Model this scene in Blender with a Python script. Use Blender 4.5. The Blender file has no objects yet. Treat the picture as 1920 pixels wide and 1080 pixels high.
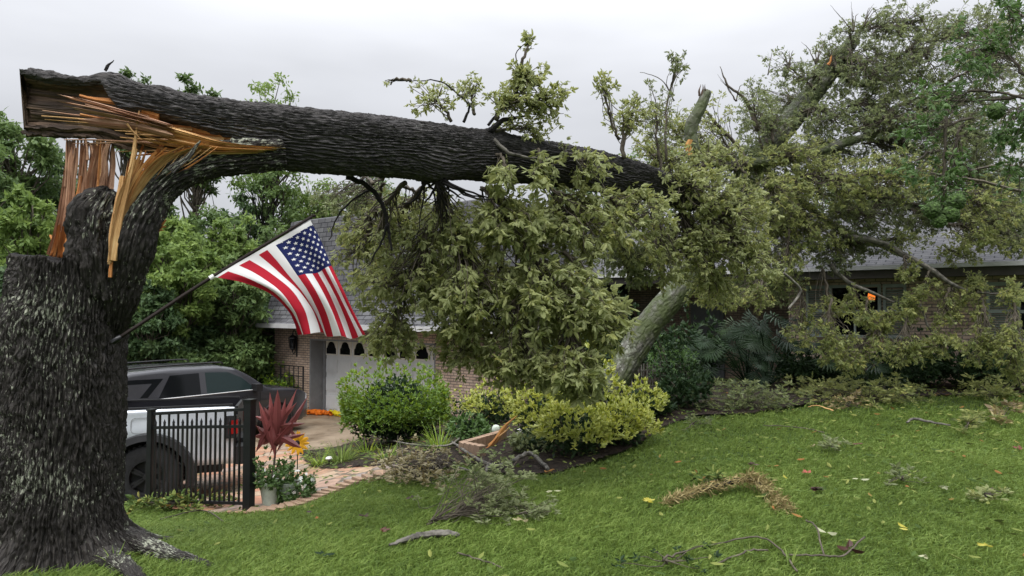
import bpy, bmesh, math, random
import numpy as np
from mathutils import Vector, Matrix
R = math.radians
rng = np.random.default_rng(11)
random.seed(11)
scene = bpy.context.scene
COL = scene.collection

# ------------------------------------------------------------------ camera
CAMZ = 1.6; PITCH = R(1.77); F = 1297.0
cd = bpy.data.cameras.new('camera'); cam = bpy.data.objects.new('camera', cd); COL.objects.link(cam)
cam.location = (0, 0, CAMZ); cam.rotation_euler = (R(90) + PITCH, 0, 0)
cd.sensor_width = 36; cd.lens = 36 * F / 1920; cd.clip_start = 0.05; cd.clip_end = 3000
scene.camera = cam
# ------------------------------------------------------------------ world, sun, exposure
SUN_EL, SUN_AZ = R(62), R(200)
w = bpy.data.worlds.new('World'); scene.world = w; w.use_nodes = True
nt = w.node_tree; nt.nodes.clear(); N = nt.nodes.new; L = nt.links.new
out = N('ShaderNodeOutputWorld'); bg = N('ShaderNodeBackground'); bg.inputs[1].default_value = 0.12
sky = N('ShaderNodeTexSky'); sky.sky_type = 'NISHITA'; sky.sun_disc = False
sky.sun_elevation = SUN_EL; sky.sun_rotation = SUN_AZ
tc = N('ShaderNodeTexCoord'); sep = N('ShaderNodeSeparateXYZ'); L(tc.outputs['Generated'], sep.inputs[0])
mr = N('ShaderNodeMapRange'); mr.inputs[1].default_value = 0.0; mr.inputs[2].default_value = 1.0
mr.inputs[3].default_value = 3.25; mr.inputs[4].default_value = 23.0; L(sep.outputs[2], mr.inputs[0])
pw = N('ShaderNodeMath'); pw.operation = 'POWER'; pw.inputs[1].default_value = 2.2
cl = N('ShaderNodeMath'); cl.operation = 'MAXIMUM'; cl.inputs[1].default_value = 0; L(sep.outputs[2], cl.inputs[0]); L(cl.outputs[0], pw.inputs[0]); L(pw.outputs[0], mr.inputs[0])
mp = N('ShaderNodeMapping'); mp.inputs['Scale'].default_value = (1.2, 1.2, 4.0); L(tc.outputs['Generated'], mp.inputs[0])
nz = N('ShaderNodeTexNoise'); nz.inputs['Scale'].default_value = 1.6; nz.inputs['Detail'].default_value = 4; L(mp.outputs[0], nz.inputs[0])
mr2 = N('ShaderNodeMapRange'); mr2.inputs[1].default_value = .3; mr2.inputs[2].default_value = .7; mr2.inputs[3].default_value = .85; mr2.inputs[4].default_value = 1.10
L(nz.outputs[0], mr2.inputs[0])
mm = N('ShaderNodeMath'); mm.operation = 'MULTIPLY'; L(mr.outputs[0], mm.inputs[0]); L(mr2.outputs[0], mm.inputs[1])
vm = N('ShaderNodeVectorMath'); vm.operation = 'SCALE'; vm.inputs[0].default_value = (.96, .98, 1.035); L(mm.outputs[0], vm.inputs['Scale'])
mix = N('ShaderNodeMix'); mix.data_type = 'RGBA'; mix.inputs[0].default_value = .97
L(sky.outputs[0], mix.inputs[6]); L(vm.outputs[0], mix.inputs[7]); L(mix.outputs[2], bg.inputs[0]); L(bg.outputs[0], out.inputs[0])
sd = bpy.data.lights.new('sun', 'SUN'); sun = bpy.data.objects.new('sun', sd); COL.objects.link(sun)
sd.energy = 1.5; sd.angle = R(35); sd.color = (1, .97, .92)
_d = Vector((math.sin(SUN_AZ) * math.cos(SUN_EL), math.cos(SUN_AZ) * math.cos(SUN_EL), math.sin(SUN_EL)))
sun.rotation_euler = _d.to_track_quat('Z', 'Y').to_euler()
vs = scene.view_settings; vs.view_transform = 'Standard'; vs.look = 'None'; vs.gamma = 1; vs.exposure = 0.62; vs.use_curve_mapping = False
scene.cycles.max_bounces = 7; scene.cycles.transparent_max_bounces = 8

# ------------------------------------------------------------------ geometry helpers
cp_, sp_ = math.cos(PITCH), math.sin(PITCH)
def P(x, y, Y):                       # a point of the place seen in that direction, at depth Y metres
    a = (x - 960) / F; b = -(y - 540) / F
    dy = cp_ - b * sp_; dz = sp_ + b * cp_
    return np.array([a / dy * Y, Y, CAMZ + dz / dy * Y])
_cpts = np.array([(0,0,0),(3,3,0),(0,4.2,-.02),(-2,4.6,-.1),(-3.6,5,-.2),(-2.9,7.4,-.55),(-4.3,8.1,-.68),(-4.5,9.2,-.95),(-1.8,8.9,-.45),(-7,8,-.95),(-7,12,-1.2),
 (-7,15,-1.38),(-5.7,20.5,-1.4),(-1.6,17.5,-1.2),(.2,16,-.8),(-2.2,11.9,-.75),(1,8.8,-.12),(2,11,.03),(0,6,-.1),(5,5,0),(5,9,.02),(9,12.3,.12),(7,14.3,.14),(3,14,.05),
 (12,10,.1),(-12,20,-1.45),(-15,10,-1.3),(-8,4,-.6),(0,-5,0),(10,0,0),(-10,-3,-.4),(0,40,-1),(-30,30,-1.4),(30,30,.2),(20,5,.1),(-30,0,-1.2)], float)
def _k(a, b): return np.sqrt(((a[:, None, :] - b[None]) ** 2).sum(-1) + .6)
_A = _k(_cpts[:, :2], _cpts[:, :2]) + np.eye(len(_cpts)) * .05
_w = np.linalg.solve(_A, _cpts[:, 2] + .4)
def H(x, y):
    x = np.atleast_1d(np.asarray(x, float)); y = np.atleast_1d(np.asarray(y, float))
    q = np.stack([x.ravel(), y.ravel()], 1)
    h = np.concatenate([_k(q[i:i+20000], _cpts[:, :2]) @ _w for i in range(0, len(q), 20000)]) - .4
    r = np.hypot(q[:, 0], q[:, 1] - 10); t = np.clip((r - 28) / 15, 0, 1); t = t * t * (3 - 2 * t)
    h = np.clip(h, -1.6, .35)
    return (h * (1 - t) - .6 * t).reshape(x.shape)
def h1(x, y): return float(H(x, y)[0])
def G(px, py, lo=3.0, hi=60.0):       # where the line of sight meets the ground
    Y = lo
    while Y < hi:
        p = P(px, py, Y)
        if p[2] <= h1(p[0], p[1]): break
        Y *= 1.02
    lo_, hi_ = Y / 1.02, Y
    for _ in range(12):
        m = (lo_ + hi_) / 2; p = P(px, py, m)
        if p[2] <= h1(p[0], p[1]): hi_ = m
        else: lo_ = m
    p = P(px, py, hi_); p[2] = h1(p[0], p[1]); return p

def _hash(ix, iy, iz, s=0):
    n = (ix.astype(np.int64) * 73856093) ^ (iy.astype(np.int64) * 19349663) ^ (iz.astype(np.int64) * 83492791) ^ (s * 2654435)
    n = (n ^ (n >> 13)) * 1274126177; n = n & 0x7fffffff; n = (n ^ (n >> 15)) * 2246822519 & 0x7fffffff
    return (n & 0xfffff) / float(0xfffff)
def noise(x, y, z=0.0, s=0, perx=0):
    x, y, z = np.broadcast_arrays(np.asarray(x, float), np.asarray(y, float), np.asarray(z, float))
    ix, iy, iz = np.floor(x), np.floor(y), np.floor(z); fx, fy, fz = x - ix, y - iy, z - iz
    fx, fy, fz = [f * f * (3 - 2 * f) for f in (fx, fy, fz)]
    v = 0
    for a in (0, 1):
        jx = ix + a
        if perx: jx = np.mod(jx, perx)
        for b in (0, 1):
            for c in (0, 1):
                v = v + _hash(jx, iy + b, iz + c, s) * (fx if a else 1 - fx) * (fy if b else 1 - fy) * (fz if c else 1 - fz)
    return v
def fbm(x, y, z=0.0, o=4, s=0):
    v = 0; a = .5; t = 0
    for i in range(o):
        v = v + a * noise(x * 2 ** i, y * 2 ** i, z * 2 ** i, s + i); t += a; a *= .5
    return v / t

def mesh_np(name, V, faces, mats, parent=None, uv=None, rnd=None, smooth=False, fmat=None, extra=None):
    """faces: list of int arrays (n,k)"""
    me = bpy.data.meshes.new(name); V = np.asarray(V, np.float32)
    faces = [np.asarray(f, np.int32) for f in faces if len(f)]
    loops = np.concatenate([f.ravel() for f in faces]); cnt = np.concatenate([np.full(len(f), f.shape[1], np.int32) for f in faces])
    me.vertices.add(len(V)); me.vertices.foreach_set('co', V.ravel())
    me.loops.add(len(loops)); me.loops.foreach_set('vertex_index', loops)
    me.polygons.add(len(cnt)); me.polygons.foreach_set('loop_start', np.concatenate([[0], np.cumsum(cnt)[:-1]]).astype(np.int32))
    for m in (mats if isinstance(mats, (list, tuple)) else [mats]): me.materials.append(m)
    if fmat is not None: me.polygons.foreach_set('material_index', np.asarray(fmat, np.int32))
    if uv is not None:
        ul = me.uv_layers.new(name='UVMap'); ul.data.foreach_set('uv', np.asarray(uv, np.float32)[loops].ravel())
    if rnd is not None:
        a = me.attributes.new('rnd', 'FLOAT', 'POINT'); a.data.foreach_set('value', np.asarray(rnd, np.float32))
    if extra is not None:
        a = me.attributes.new('mask', 'FLOAT', 'POINT'); a.data.foreach_set('value', np.asarray(extra, np.float32))
    me.update(calc_edges=True)
    me.polygons.foreach_set('use_smooth', np.full(len(cnt), bool(smooth)))
    o = bpy.data.objects.new(name, me); COL.objects.link(o)
    if parent is not None:
        o.parent = parent
        o.matrix_parent_inverse = mpi(parent)
    return o
def mpi(parent):
    # world matrix of an (unevaluated) chain
    m = Matrix.Identity(4); p = parent
    while p is not None:
        m = p.matrix_parent_inverse.copy() @ p.matrix_basis.copy() @ m if False else (p.matrix_parent_inverse @ p.matrix_basis) @ m
        p = p.parent
    return m.inverted()
def tag(o, label=None, cat=None, group=None, kind=None):
    if label: o['label'] = label
    if cat: o['category'] = cat
    if group: o['group'] = group
    if kind: o['kind'] = kind
    return o
def empty(name, loc, label, cat, group=None, rz=0.0):
    o = bpy.data.objects.new(name, None); COL.objects.link(o); o.location = [float(v) for v in loc]; o.rotation_euler = (0, 0, rz)
    o.empty_display_size = .2
    return tag(o, label, cat, group)
def setlocal(o):                      # children given in the parent's own frame
    o.matrix_parent_inverse = Matrix.Identity(4); return o

class MB:
    """collects shapes, in metres, with uv in metres"""
    def __init__(s): s.v = []; s.f = []; s.uv = []; s.m = []; s.n = 0
    def add(s, V, Fs, uv=None, m=0):
        V = np.asarray(V, float); k = len(V)
        s.v.append(V); s.uv.append(np.zeros((k, 2)) if uv is None else np.asarray(uv, float))
        for f in Fs: s.f.append([i + s.n for i in f]); s.m.append(m)
        s.n += k; return s
    def box(s, x0, x1, y0, y1, z0, z1, m=0, M=None):
        c = np.array([[x0,y0,z0],[x1,y0,z0],[x1,y1,z0],[x0,y1,z0],[x0,y0,z1],[x1,y0,z1],[x1,y1,z1],[x0,y1,z1]], float)
        for f, (a, b) in (((0,1,5,4),(0,2)),((2,3,7,6),(0,2)),((1,2,6,5),(1,2)),((3,0,4,7),(1,2)),((4,5,6,7),(0,1)),((3,2,1,0),(0,1))):
            V = c[list(f)]; uv = V[:, [a, b]]
            if M is not None: V = (np.c_[V, np.ones(4)] @ np.array(M).T)[:, :3]
            s.add(V, [(0, 1, 2, 3)], uv, m)
        return s
    def prism(s, poly, y0, y1, m=0):   # polygon in x,z pushed from y0 to y1
        n = len(poly); a = [(x, y0, z) for x, z in poly]; b = [(x, y1, z) for x, z in poly]
        s.add(a + b, [tuple(range(n)), tuple(range(2*n-1, n-1, -1))] + [((i+1) % n, i, n+i, n+(i+1) % n) for i in range(n)], [(x, z) for x, z in poly] * 2, m); return s
    def tube(s, pts, rad, seg=8, m=0, sub=1, cap=True, jit=0):
        pts = np.asarray(pts, float); rad = np.broadcast_to(np.asarray(rad, float), (len(pts),)).copy()
        if sub > 1: pts, rad = crs(pts, rad, sub)
        if jit: pts = pts + rng.normal(0, jit, pts.shape)
        fr = frames(pts); a = np.linspace(0, 2*np.pi, seg+1)
        ring = np.cos(a)[None, :, None] * fr[0][:, None] + np.sin(a)[None, :, None] * fr[1][:, None]
        V = pts[:, None] + ring * rad[:, None, None]; n = len(pts)
        ln = np.r_[0, np.cumsum(np.linalg.norm(np.diff(pts, axis=0), axis=1))]
        uv = np.stack([np.broadcast_to(a[None] * max(rad.max(), .01), (n, seg+1)), np.broadcast_to(ln[:, None], (n, seg+1))], -1)
        q = [(i*(seg+1)+j, i*(seg+1)+j+1, (i+1)*(seg+1)+j+1, (i+1)*(seg+1)+j) for i in range(n-1) for j in range(seg)]
        if cap: q += [tuple(range(seg-1, -1, -1)), tuple((n-1)*(seg+1)+j for j in range(seg))]
        s.add(V.reshape(-1, 3), q, uv.reshape(-1, 2), m); return s
    def lathe(s, prof, c=(0,0,0), seg=16, m=0, axis='z'):
        prof = np.asarray(prof, float); a = np.linspace(0, 2*np.pi, seg+1); n = len(prof)
        V = np.stack([prof[:, 0:1]*np.cos(a), prof[:, 0:1]*np.sin(a), np.broadcast_to(prof[:, 1:2], (n, seg+1))], -1)
        if axis == 'y': V = V[..., [0, 2, 1]] * np.array([1, 1, 1])
        if axis == 'x': V = V[..., [2, 0, 1]]
        q = [(i*(seg+1)+j, i*(seg+1)+j+1, (i+1)*(seg+1)+j+1, (i+1)*(seg+1)+j) for i in range(n-1) for j in range(seg)]
        s.add(V.reshape(-1, 3) + np.array(c), q, np.stack([np.broadcast_to(a, (n, seg+1)), np.broadcast_to(prof[:, 1:2], (n, seg+1))], -1).reshape(-1, 2), m); return s
    def build(s, name, mats, parent=None, smooth=False, local=False):
        me = bpy.data.meshes.new(name); V = np.concatenate(s.v)
        me.from_pydata(V.tolist(), [], s.f)
        for mt in (mats if isinstance(mats, (list, tuple)) else [mats]): me.materials.append(mt)
        me.polygons.foreach_set('material_index', np.array(s.m, np.int32))
        uv = np.concatenate(s.uv); ul = me.uv_layers.new(name='UVMap')
        li = np.array([l.vertex_index for l in me.loops]); ul.data.foreach_set('uv', uv[li].astype(np.float32).ravel())
        me.polygons.foreach_set('use_smooth', np.full(len(me.polygons), bool(smooth)))
        me.update()
        o = bpy.data.objects.new(name, me); COL.objects.link(o)
        if parent is not None:
            o.parent = parent
            if not local: o.matrix_parent_inverse = mpi(parent)
        return o
def bevel(o, wd=.01, seg=2):
    m = o.modifiers.new('bevel', 'BEVEL'); m.width = wd; m.segments = seg; m.limit_method = 'ANGLE'; m.angle_limit = R(40); return o
def weld(o):
    bm = bmesh.new(); bm.from_mesh(o.data); bmesh.ops.remove_doubles(bm, verts=bm.verts, dist=1e-4); bmesh.ops.recalc_face_normals(bm, faces=bm.faces); bm.to_mesh(o.data); bm.free(); return o
def crs(pts, rad, sub):
    p = np.vstack([2*pts[0]-pts[1], pts, 2*pts[-1]-pts[-2]]); r = np.r_[rad[0], rad, rad[-1]]; o = []; ro = []
    for i in range(1, len(p)-2):
        for k in range(sub):
            t = k/sub; a, b, c, d = p[i-1], p[i], p[i+1], p[i+2]
            o.append(.5*((2*b)+(-a+c)*t+(2*a-5*b+4*c-d)*t*t+(-a+3*b-3*c+d)*t**3)); ro.append(r[i]+(r[i+1]-r[i])*(t*t*(3-2*t)))
    o.append(pts[-1]); ro.append(rad[-1]); return np.array(o), np.array(ro)
def frames(pts):
    t = np.gradient(pts, axis=0); t /= np.linalg.norm(t, axis=1)[:, None] + 1e-9
    up = np.array([0, 0, 1.]) if abs(t[0][2]) < .9 else np.array([0, 1., 0])
    n = np.cross(t[0], up); n /= np.linalg.norm(n); ns = [n]
    for i in range(1, len(t)):
        n = ns[-1] - t[i] * np.dot(ns[-1], t[i]); n /= np.linalg.norm(n) + 1e-9; ns.append(n)
    ns = np.array(ns); return ns, np.cross(t, ns), t

# ------------------------------------------------------------------ materials
class Mat:
    def __init__(s, name, rough=.7, spec=.3):
        s.m = bpy.data.materials.new(name); s.m.use_nodes = True; s.t = s.m.node_tree; s.b = s.t.nodes['Principled BSDF']
        s.b.inputs['Roughness'].default_value = rough; s.b.inputs['Specular IOR Level'].default_value = spec
        s.o = s.t.nodes['Material Output']
    def n(s, typ, **kw):
        n = s.t.nodes.new(typ)
        for k, v in kw.items():
            if k.startswith('i_'):
                key = k[2:]; key = int(key) if key.isdigit() else key
                n.inputs[key].default_value = v
            else: setattr(n, k, v)
        return n
    def l(s, a, b): s.t.links.new(a, b)
    def coord(s, kind='Object', scale=(1, 1, 1), rot=(0, 0, 0)):
        t = s.n('ShaderNodeTexCoord'); m = s.n('ShaderNodeMapping'); m.inputs['Scale'].default_value = scale; m.inputs['Rotation'].default_value = rot
        s.l(t.outputs[kind], m.inputs[0]); return m.outputs[0]
    def noise(s, co, scale, detail=4, rough=.55, dist=0):
        n = s.n('ShaderNodeTexNoise', i_Scale=scale, i_Detail=detail, i_Roughness=rough, i_Distortion=dist); s.l(co, n.inputs['Vector']); return n.outputs[0]
    def ramp(s, fac, stops, interp='LINEAR'):
        r = s.n('ShaderNodeValToRGB'); r.color_ramp.interpolation = interp; e = r.color_ramp.elements
        while len(e) < len(stops): e.new(.5)
        for x, (p, c) in zip(e, stops): x.position = p; x.color = (*c, 1) if len(c) == 3 else c
        s.l(fac, r.inputs[0]); return r.outputs[0]
    def mix(s, fac, a, b, mode='MIX'):
        m = s.n('ShaderNodeMix', data_type='RGBA', blend_type=mode)
        for sock, v in ((m.inputs[0], fac), (m.inputs[6], a), (m.inputs[7], b)):
            if isinstance(v, (int, float)): sock.default_value = v
            elif isinstance(v, tuple): sock.default_value = (*v, 1) if len(v) == 3 else v
            else: s.l(v, sock)
        return m.outputs[2]
    def math(s, op, a, b=0.0):
        m = s.n('ShaderNodeMath', operation=op)
        for sock, v in ((m.inputs[0], a), (m.inputs[1], b)):
            if isinstance(v, (int, float)): sock.default_value = v
            else: s.l(v, sock)
        return m.outputs[0]
    def color(s, c):
        if isinstance(c, tuple): s.b.inputs['Base Color'].default_value = (*c, 1)
        else: s.l(c, s.b.inputs['Base Color'])
        return s
    def bump(s, h, st=.4, d=.02):
        b = s.n('ShaderNodeBump', i_Strength=st, i_Distance=d); s.l(h, b.inputs['Height']); s.l(b.outputs[0], s.b.inputs['Normal']); return s

def m_plain(name, c, rough=.6, spec=.3, metal=0, var=.12, scale=6.0, bump=0):
    m = Mat(name, rough, spec); m.b.inputs['Metallic'].default_value = metal
    n = m.noise(m.coord(), scale, 5); c2 = tuple(v * (1 - var * 2) for v in c); c3 = tuple(min(1, v * (1 + var)) for v in c)
    m.color(m.ramp(n, [(.3, c2), (.7, c3)]))
    if bump: m.bump(m.noise(m.coord(), scale * 8, 4), bump, .01)
    return m.m

def m_bark(name, dark, light, lichen, lich_amt, uvs=(1, 1), moss=None):
    m = Mat(name, .85, .25)
    uv = m.coord('UV', (uvs[0] * 42, uvs[1] * 8, 1)); ob = m.coord('Object')
    a = m.noise(uv, 1.0, 6, .6, .8)
    v = m.n('ShaderNodeTexVoronoi', feature='DISTANCE_TO_EDGE', i_Scale=1.3); m.l(uv, v.inputs['Vector'])
    h = m.math('ADD', m.math('MULTIPLY', v.outputs[0], 1.2), m.math('MULTIPLY', a, .8))
    c = m.ramp(h, [(.25, dark), (.75, light), (1.0, tuple(x * 1.35 for x in light))])
    big = m.noise(ob, 2.3, 3)
    c = m.mix(m.ramp(big, [(.35, (0, 0, 0)), (.65, (.6, .6, .6))]), c, tuple(x * .6 for x in light))
    lf = m.noise(m.coord('UV', (uvs[0] * 70, uvs[1] * 16, 1)), 1.0, 4, .75); lb = m.noise(ob, 1.7, 3)
    thr = m.math('ADD', lf, m.math('MULTIPLY', m.math('SUBTRACT', lb, .5), .55))
    fac = m.ramp(thr, [(.62 - lich_amt, (0, 0, 0)), (.69 - lich_amt, (1, 1, 1))])
    lc = m.mix(m.noise(ob, 9, 2), tuple(x * .55 for x in lichen), lichen)
    c = m.mix(fac, c, lc)
    if moss:
        mf = m.ramp(m.noise(ob, 3.5, 5, .65), [(.36, (0, 0, 0)), (.56, (.92, .92, .92))]); c = m.mix(mf, c, moss)
    m.color(c); m.bump(h, .9, .03)
    r = m.ramp(a, [(.3, (.45,)*3), (.7, (.9,)*3)]); m.l(r, m.b.inputs['Roughness'])
    return m.m
def m_wood(name, c0, c1, c2, su=60, sv=3):
    m = Mat(name, .7, .25)
    uv = m.coord('UV', (su, sv, 1)); n = m.noise(uv, 1, 5, .6, .3); b = m.noise(m.coord('Object'), 5, 3)
    c = m.ramp(n, [(.3, c0), (.5, c1), (.7, c2)])
    c = m.mix(m.ramp(b, [(.4, (0, 0, 0)), (.7, (.65,)*3)]), c, c0)
    m.color(c); m.bump(n, .7, .02); return m.m
def m_leaf(name, dark, mid, light, under=None, transl=.3, rough=.42, spec=.45, odd=None):
    m = Mat(name, rough, spec)
    at = m.n('ShaderNodeAttribute', attribute_name='rnd')
    c = m.ramp(at.outputs['Fac'], [(0, dark), (.5, mid), (.93, light)] + ([(.97, odd)] if odd else [(1.0, light)]))
    c = m.mix(m.math('MULTIPLY', m.noise(m.coord(), 3.0, 3), .5), c, mid)
    if under:
        g = m.n('ShaderNodeNewGeometry'); c = m.mix(g.outputs['Backfacing'], c, m.mix(.35, under, c))
    m.color(c)
    t = m.n('ShaderNodeBsdfTranslucent'); m.l(m.mix(.5, c, tuple(min(1, x * 1.6) for x in light)), t.inputs[0])
    mx = m.n('ShaderNodeMixShader', i_0=transl); m.l(m.b.outputs[0], mx.inputs[1]); m.l(t.outputs[0], mx.inputs[2]); m.l(mx.outputs[0], m.o.inputs[0])
    return m.m
def m_brick(name, c1, c2, mortar, bw=.2, bh=.068, mo=.01, rough=.85, bump=.5):
    m = Mat(name, rough, .2); co = m.coord('UV')
    b = m.n('ShaderNodeTexBrick', offset=.5, i_Scale=1.0); b.inputs['Color1'].default_value = (*c1, 1); b.inputs['Color2'].default_value = (*c2, 1); b.inputs['Mortar'].default_value = (*mortar, 1)
    b.inputs['Mortar Size'].default_value = mo; b.inputs['Brick Width'].default_value = bw; b.inputs['Row Height'].default_value = bh; b.inputs['Bias'].default_value = 0
    m.l(co, b.inputs['Vector']); n = m.noise(co, 3, 5); n2 = m.noise(co, 60, 3)
    c = m.mix(1.0, b.outputs[0], m.ramp(n, [(.3, (.62,)*3), (.65, (1.05,)*3)]), 'MULTIPLY'); c = m.mix(1.0, c, m.ramp(n2, [(.3, (.8,)*3), (.7, (1.1,)*3)]), 'MULTIPLY')
    m.color(c); m.bump(m.math('SUBTRACT', m.math('MULTIPLY', n2, .3), b.outputs[1]), bump, .01); return m.m

M = {}
M['bark'] = m_bark('dark_furrowed_bark', (.005, .0045, .004), (.052, .046, .041), (.42, .44, .34), .035)
M['bark_log'] = m_bark('dark_ridged_bark', (.006, .006, .007), (.095, .088, .086), (.26, .28, .24), -.07)
M['bark_grey'] = m_bark('grey_mossy_bark', (.035, .034, .028), (.145, .14, .12), (.36, .37, .32), .05, (.22, .8), moss=(.060, .078, .026))
M['twig'] = m_plain('twig_bark', (.10, .085, .065), .8, .2, var=.3, scale=12)
M['twig_grey'] = m_plain('pale_branch_bark', (.15, .14, .12), .8, .2, var=.4, scale=14, bump=.3)
M['rot'] = m_plain('black_rotten_bark', (.014, .012, .012), .8, .3, var=.3, scale=20, bump=.8)
M['wood_blond'] = m_wood('blond_torn_wood', (.38, .19, .07), (.66, .40, .17), (.80, .58, .30))
M['wood_orange'] = m_wood('orange_torn_wood', (.22, .07, .022), (.52, .21, .06), (.66, .36, .14))
M['wood_pink'] = m_wood('pinkish_torn_wood', (.20, .10, .06), (.46, .26, .16), (.62, .42, .28))
M['wood_dark'] = m_wood('weathered_split_wood', (.022, .016, .013), (.10, .066, .046), (.26, .165, .105), 34, 2.0)
M['wood_gold'] = m_plain('fresh_cut_orange_wood', (.50, .26, .09), .8, .2)
M['leaf_h'] = m_leaf('hickory_leaf', (.034, .060, .018), (.135, .165, .048), (.37, .38, .13), (.30, .33, .15), .40, .5, .25, odd=(.36, .33, .10))
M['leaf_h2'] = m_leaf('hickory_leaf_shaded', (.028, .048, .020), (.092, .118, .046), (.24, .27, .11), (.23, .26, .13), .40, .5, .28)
M['leaf_c'] = m_leaf('citrus_leaf', (.018, .045, .012), (.045, .10, .022), (.11, .19, .045), (.11, .18, .06), .3, .45, .3)
M['leaf_bg'] = m_leaf('woodland_leaf', (.038, .075, .024), (.090, .145, .045), (.17, .24, .075), None, .3, .6, .3)
M['leaf_bg2'] = m_leaf('yellow_green_leaf', (.055, .105, .024), (.135, .205, .048), (.23, .31, .08), None, .35, .6, .3)
M['leaf_bg3'] = m_leaf('deep_green_leaf', (.022, .050, .020), (.052, .095, .034), (.10, .155, .055), None, .25, .6, .3)
M['leaf_sh'] = m_leaf('shrub_leaf', (.02, .06, .006), (.11, .20, .014), (.34, .44, .035), (.12, .2, .05), .3, .4, .4, odd=(.42, .30, .03))
M['leaf_ye'] = m_leaf('yellow_variegated_leaf', (.03, .075, .010), (.22, .29, .028), (.72, .68, .12), (.4, .42, .12), .25)
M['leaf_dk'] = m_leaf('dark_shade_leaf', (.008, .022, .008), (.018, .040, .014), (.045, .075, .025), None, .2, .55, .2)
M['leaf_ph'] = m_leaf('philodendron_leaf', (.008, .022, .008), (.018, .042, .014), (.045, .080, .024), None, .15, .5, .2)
M['leaf_rd'] = m_leaf('burgundy_leaf', (.030, .022, .010), (.10, .020, .018), (.48, .15, .14), (.12, .03, .03), .25)
M['leaf_dry'] = m_leaf('wilted_leaf', (.10, .06, .03), (.20, .15, .065), (.33, .28, .11), (.3, .27, .15), .2)
M['leaf_lit'] = m_leaf('fallen_leaf', (.02, .045, .012), (.085, .13, .03), (.24, .25, .07), None, .15, .7, .12, odd=(.30, .11, .04))
M['blade'] = m_leaf('grass_blade', (.018, .042, .008), (.120, .185, .034), (.27, .34, .09), None, .35, .55, .2)
M['moss'] = m_leaf('dry_moss_strand', (.14, .11, .045), (.30, .24, .11), (.46, .39, .20), None, .2, .9, .1)
# ------------------------------------------------------------------ materials for built things
def m_ground():
    m = Mat('lawn_soil', .9, .2); co = m.coord(); n = m.noise(co, 2.5, 6, .65); n2 = m.noise(co, 40, 4, .7)
    c = m.ramp(n, [(.35, (.028, .05, .012)), (.55, (.05, .085, .018)), (.72, (.075, .10, .028))]); c = m.mix(1.0, c, m.ramp(n2, [(.3, (.55,)*3), (.7, (1.2,)*3)]), 'MULTIPLY')
    m.color(c).bump(n2, .8, .03); return m.m
def m_concrete():
    m = Mat('wet_concrete', .55, .4); co = m.coord(); n = m.noise(co, 1.3, 6, .6); n2 = m.noise(co, 50, 4, .7)
    c = m.ramp(n, [(.3, (.11, .08, .05)), (.55, (.22, .165, .11)), (.75, (.29, .23, .16))]); c = m.mix(1.0, c, m.ramp(n2, [(.3, (.75,)*3), (.7, (1.1,)*3)]), 'MULTIPLY')
    m.color(c).bump(n2, .3, .005); m.l(m.ramp(n, [(.35, (.25,)*3), (.6, (.7,)*3)]), m.b.inputs['Roughness']); return m.m
def m_flag():
    m = Mat('flagstone', .5, .4); co = m.coord(scale=(1, 1, .01)); nd = m.noise(co, 2, 3)
    w1 = m.n('ShaderNodeVectorMath', operation='ADD'); m.l(co, w1.inputs[0]); sc = m.n('ShaderNodeVectorMath', operation='SCALE', i_Scale=.25)
    tn = m.n('ShaderNodeTexNoise', i_Scale=3.0); m.l(co, tn.inputs['Vector']); m.l(tn.outputs[1], sc.inputs[0]); m.l(sc.outputs[0], w1.inputs[1])
    v = m.n('ShaderNodeTexVoronoi', i_Scale=2.4, feature='F1'); m.l(w1.outputs[0], v.inputs['Vector'])
    e = m.n('ShaderNodeTexVoronoi', i_Scale=2.4, feature='DISTANCE_TO_EDGE'); m.l(w1.outputs[0], e.inputs['Vector'])
    sp = m.n('ShaderNodeSeparateColor'); m.l(v.outputs['Color'], sp.inputs[0])
    c = m.ramp(sp.outputs[0], [(0, (.38, .24, .15)), (.3, (.42, .19, .11)), (.55, (.44, .31, .20)), (.8, (.29, .24, .21)), (1, (.48, .27, .17))])
    c = m.mix(1.0, c, m.ramp(m.noise(co, 9, 6, .7), [(.3, (.55,)*3), (.7, (1.15,)*3)]), 'MULTIPLY')
    k = m.ramp(e.outputs['Distance'], [(.02, (0, 0, 0)), (.05, (1, 1, 1))]); c = m.mix(k, (.10, .085, .06), c)
    m.color(c); m.bump(m.math('ADD', k, m.math('MULTIPLY', m.noise(co, 14, 5), .5)), .5, .02); return m.m
def m_mulch():
    m = Mat('dark_mulch', .9, .2); co = m.coord(); n = m.noise(co, 18, 6, .7); c = m.ramp(n, [(.3, (.008, .006, .005)), (.55, (.035, .025, .018)), (.75, (.085, .06, .04))]); m.color(c).bump(n, 1.0, .06); return m.m
M['lawn'] = m_ground(); M['conc'] = m_concrete(); M['flagstone'] = m_flag(); M['mulch'] = m_mulch()
M['brick'] = m_brick('pink_tan_brick', (.60, .46, .36), (.50, .36, .275), (.20, .165, .14))
M['brick_edge'] = m_brick('edging_brick', (.46, .28, .17), (.36, .20, .12), (.10, .07, .05), .065, .21, .008)
M['shingle'] = m_brick('grey_shingle', (.15, .15, .155), (.09, .09, .098), (.015, .015, .018), .30, .145, .010, .85, .9)
M['gutter'] = m_plain('painted_gutter', (.50, .50, .50), .4, .4, var=.1, scale=3)
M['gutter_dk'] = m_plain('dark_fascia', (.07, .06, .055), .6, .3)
M['door_paint'] = m_plain('grey_white_door_paint', (.60, .61, .61), .45, .4, var=.06, scale=2)
M['trim_w'] = m_plain('cream_trim', (.66, .63, .55), .5, .3, var=.06)
M['jamb'] = m_plain('grey_jamb_paint', (.20, .205, .21), .5, .3, var=.08)
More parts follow.
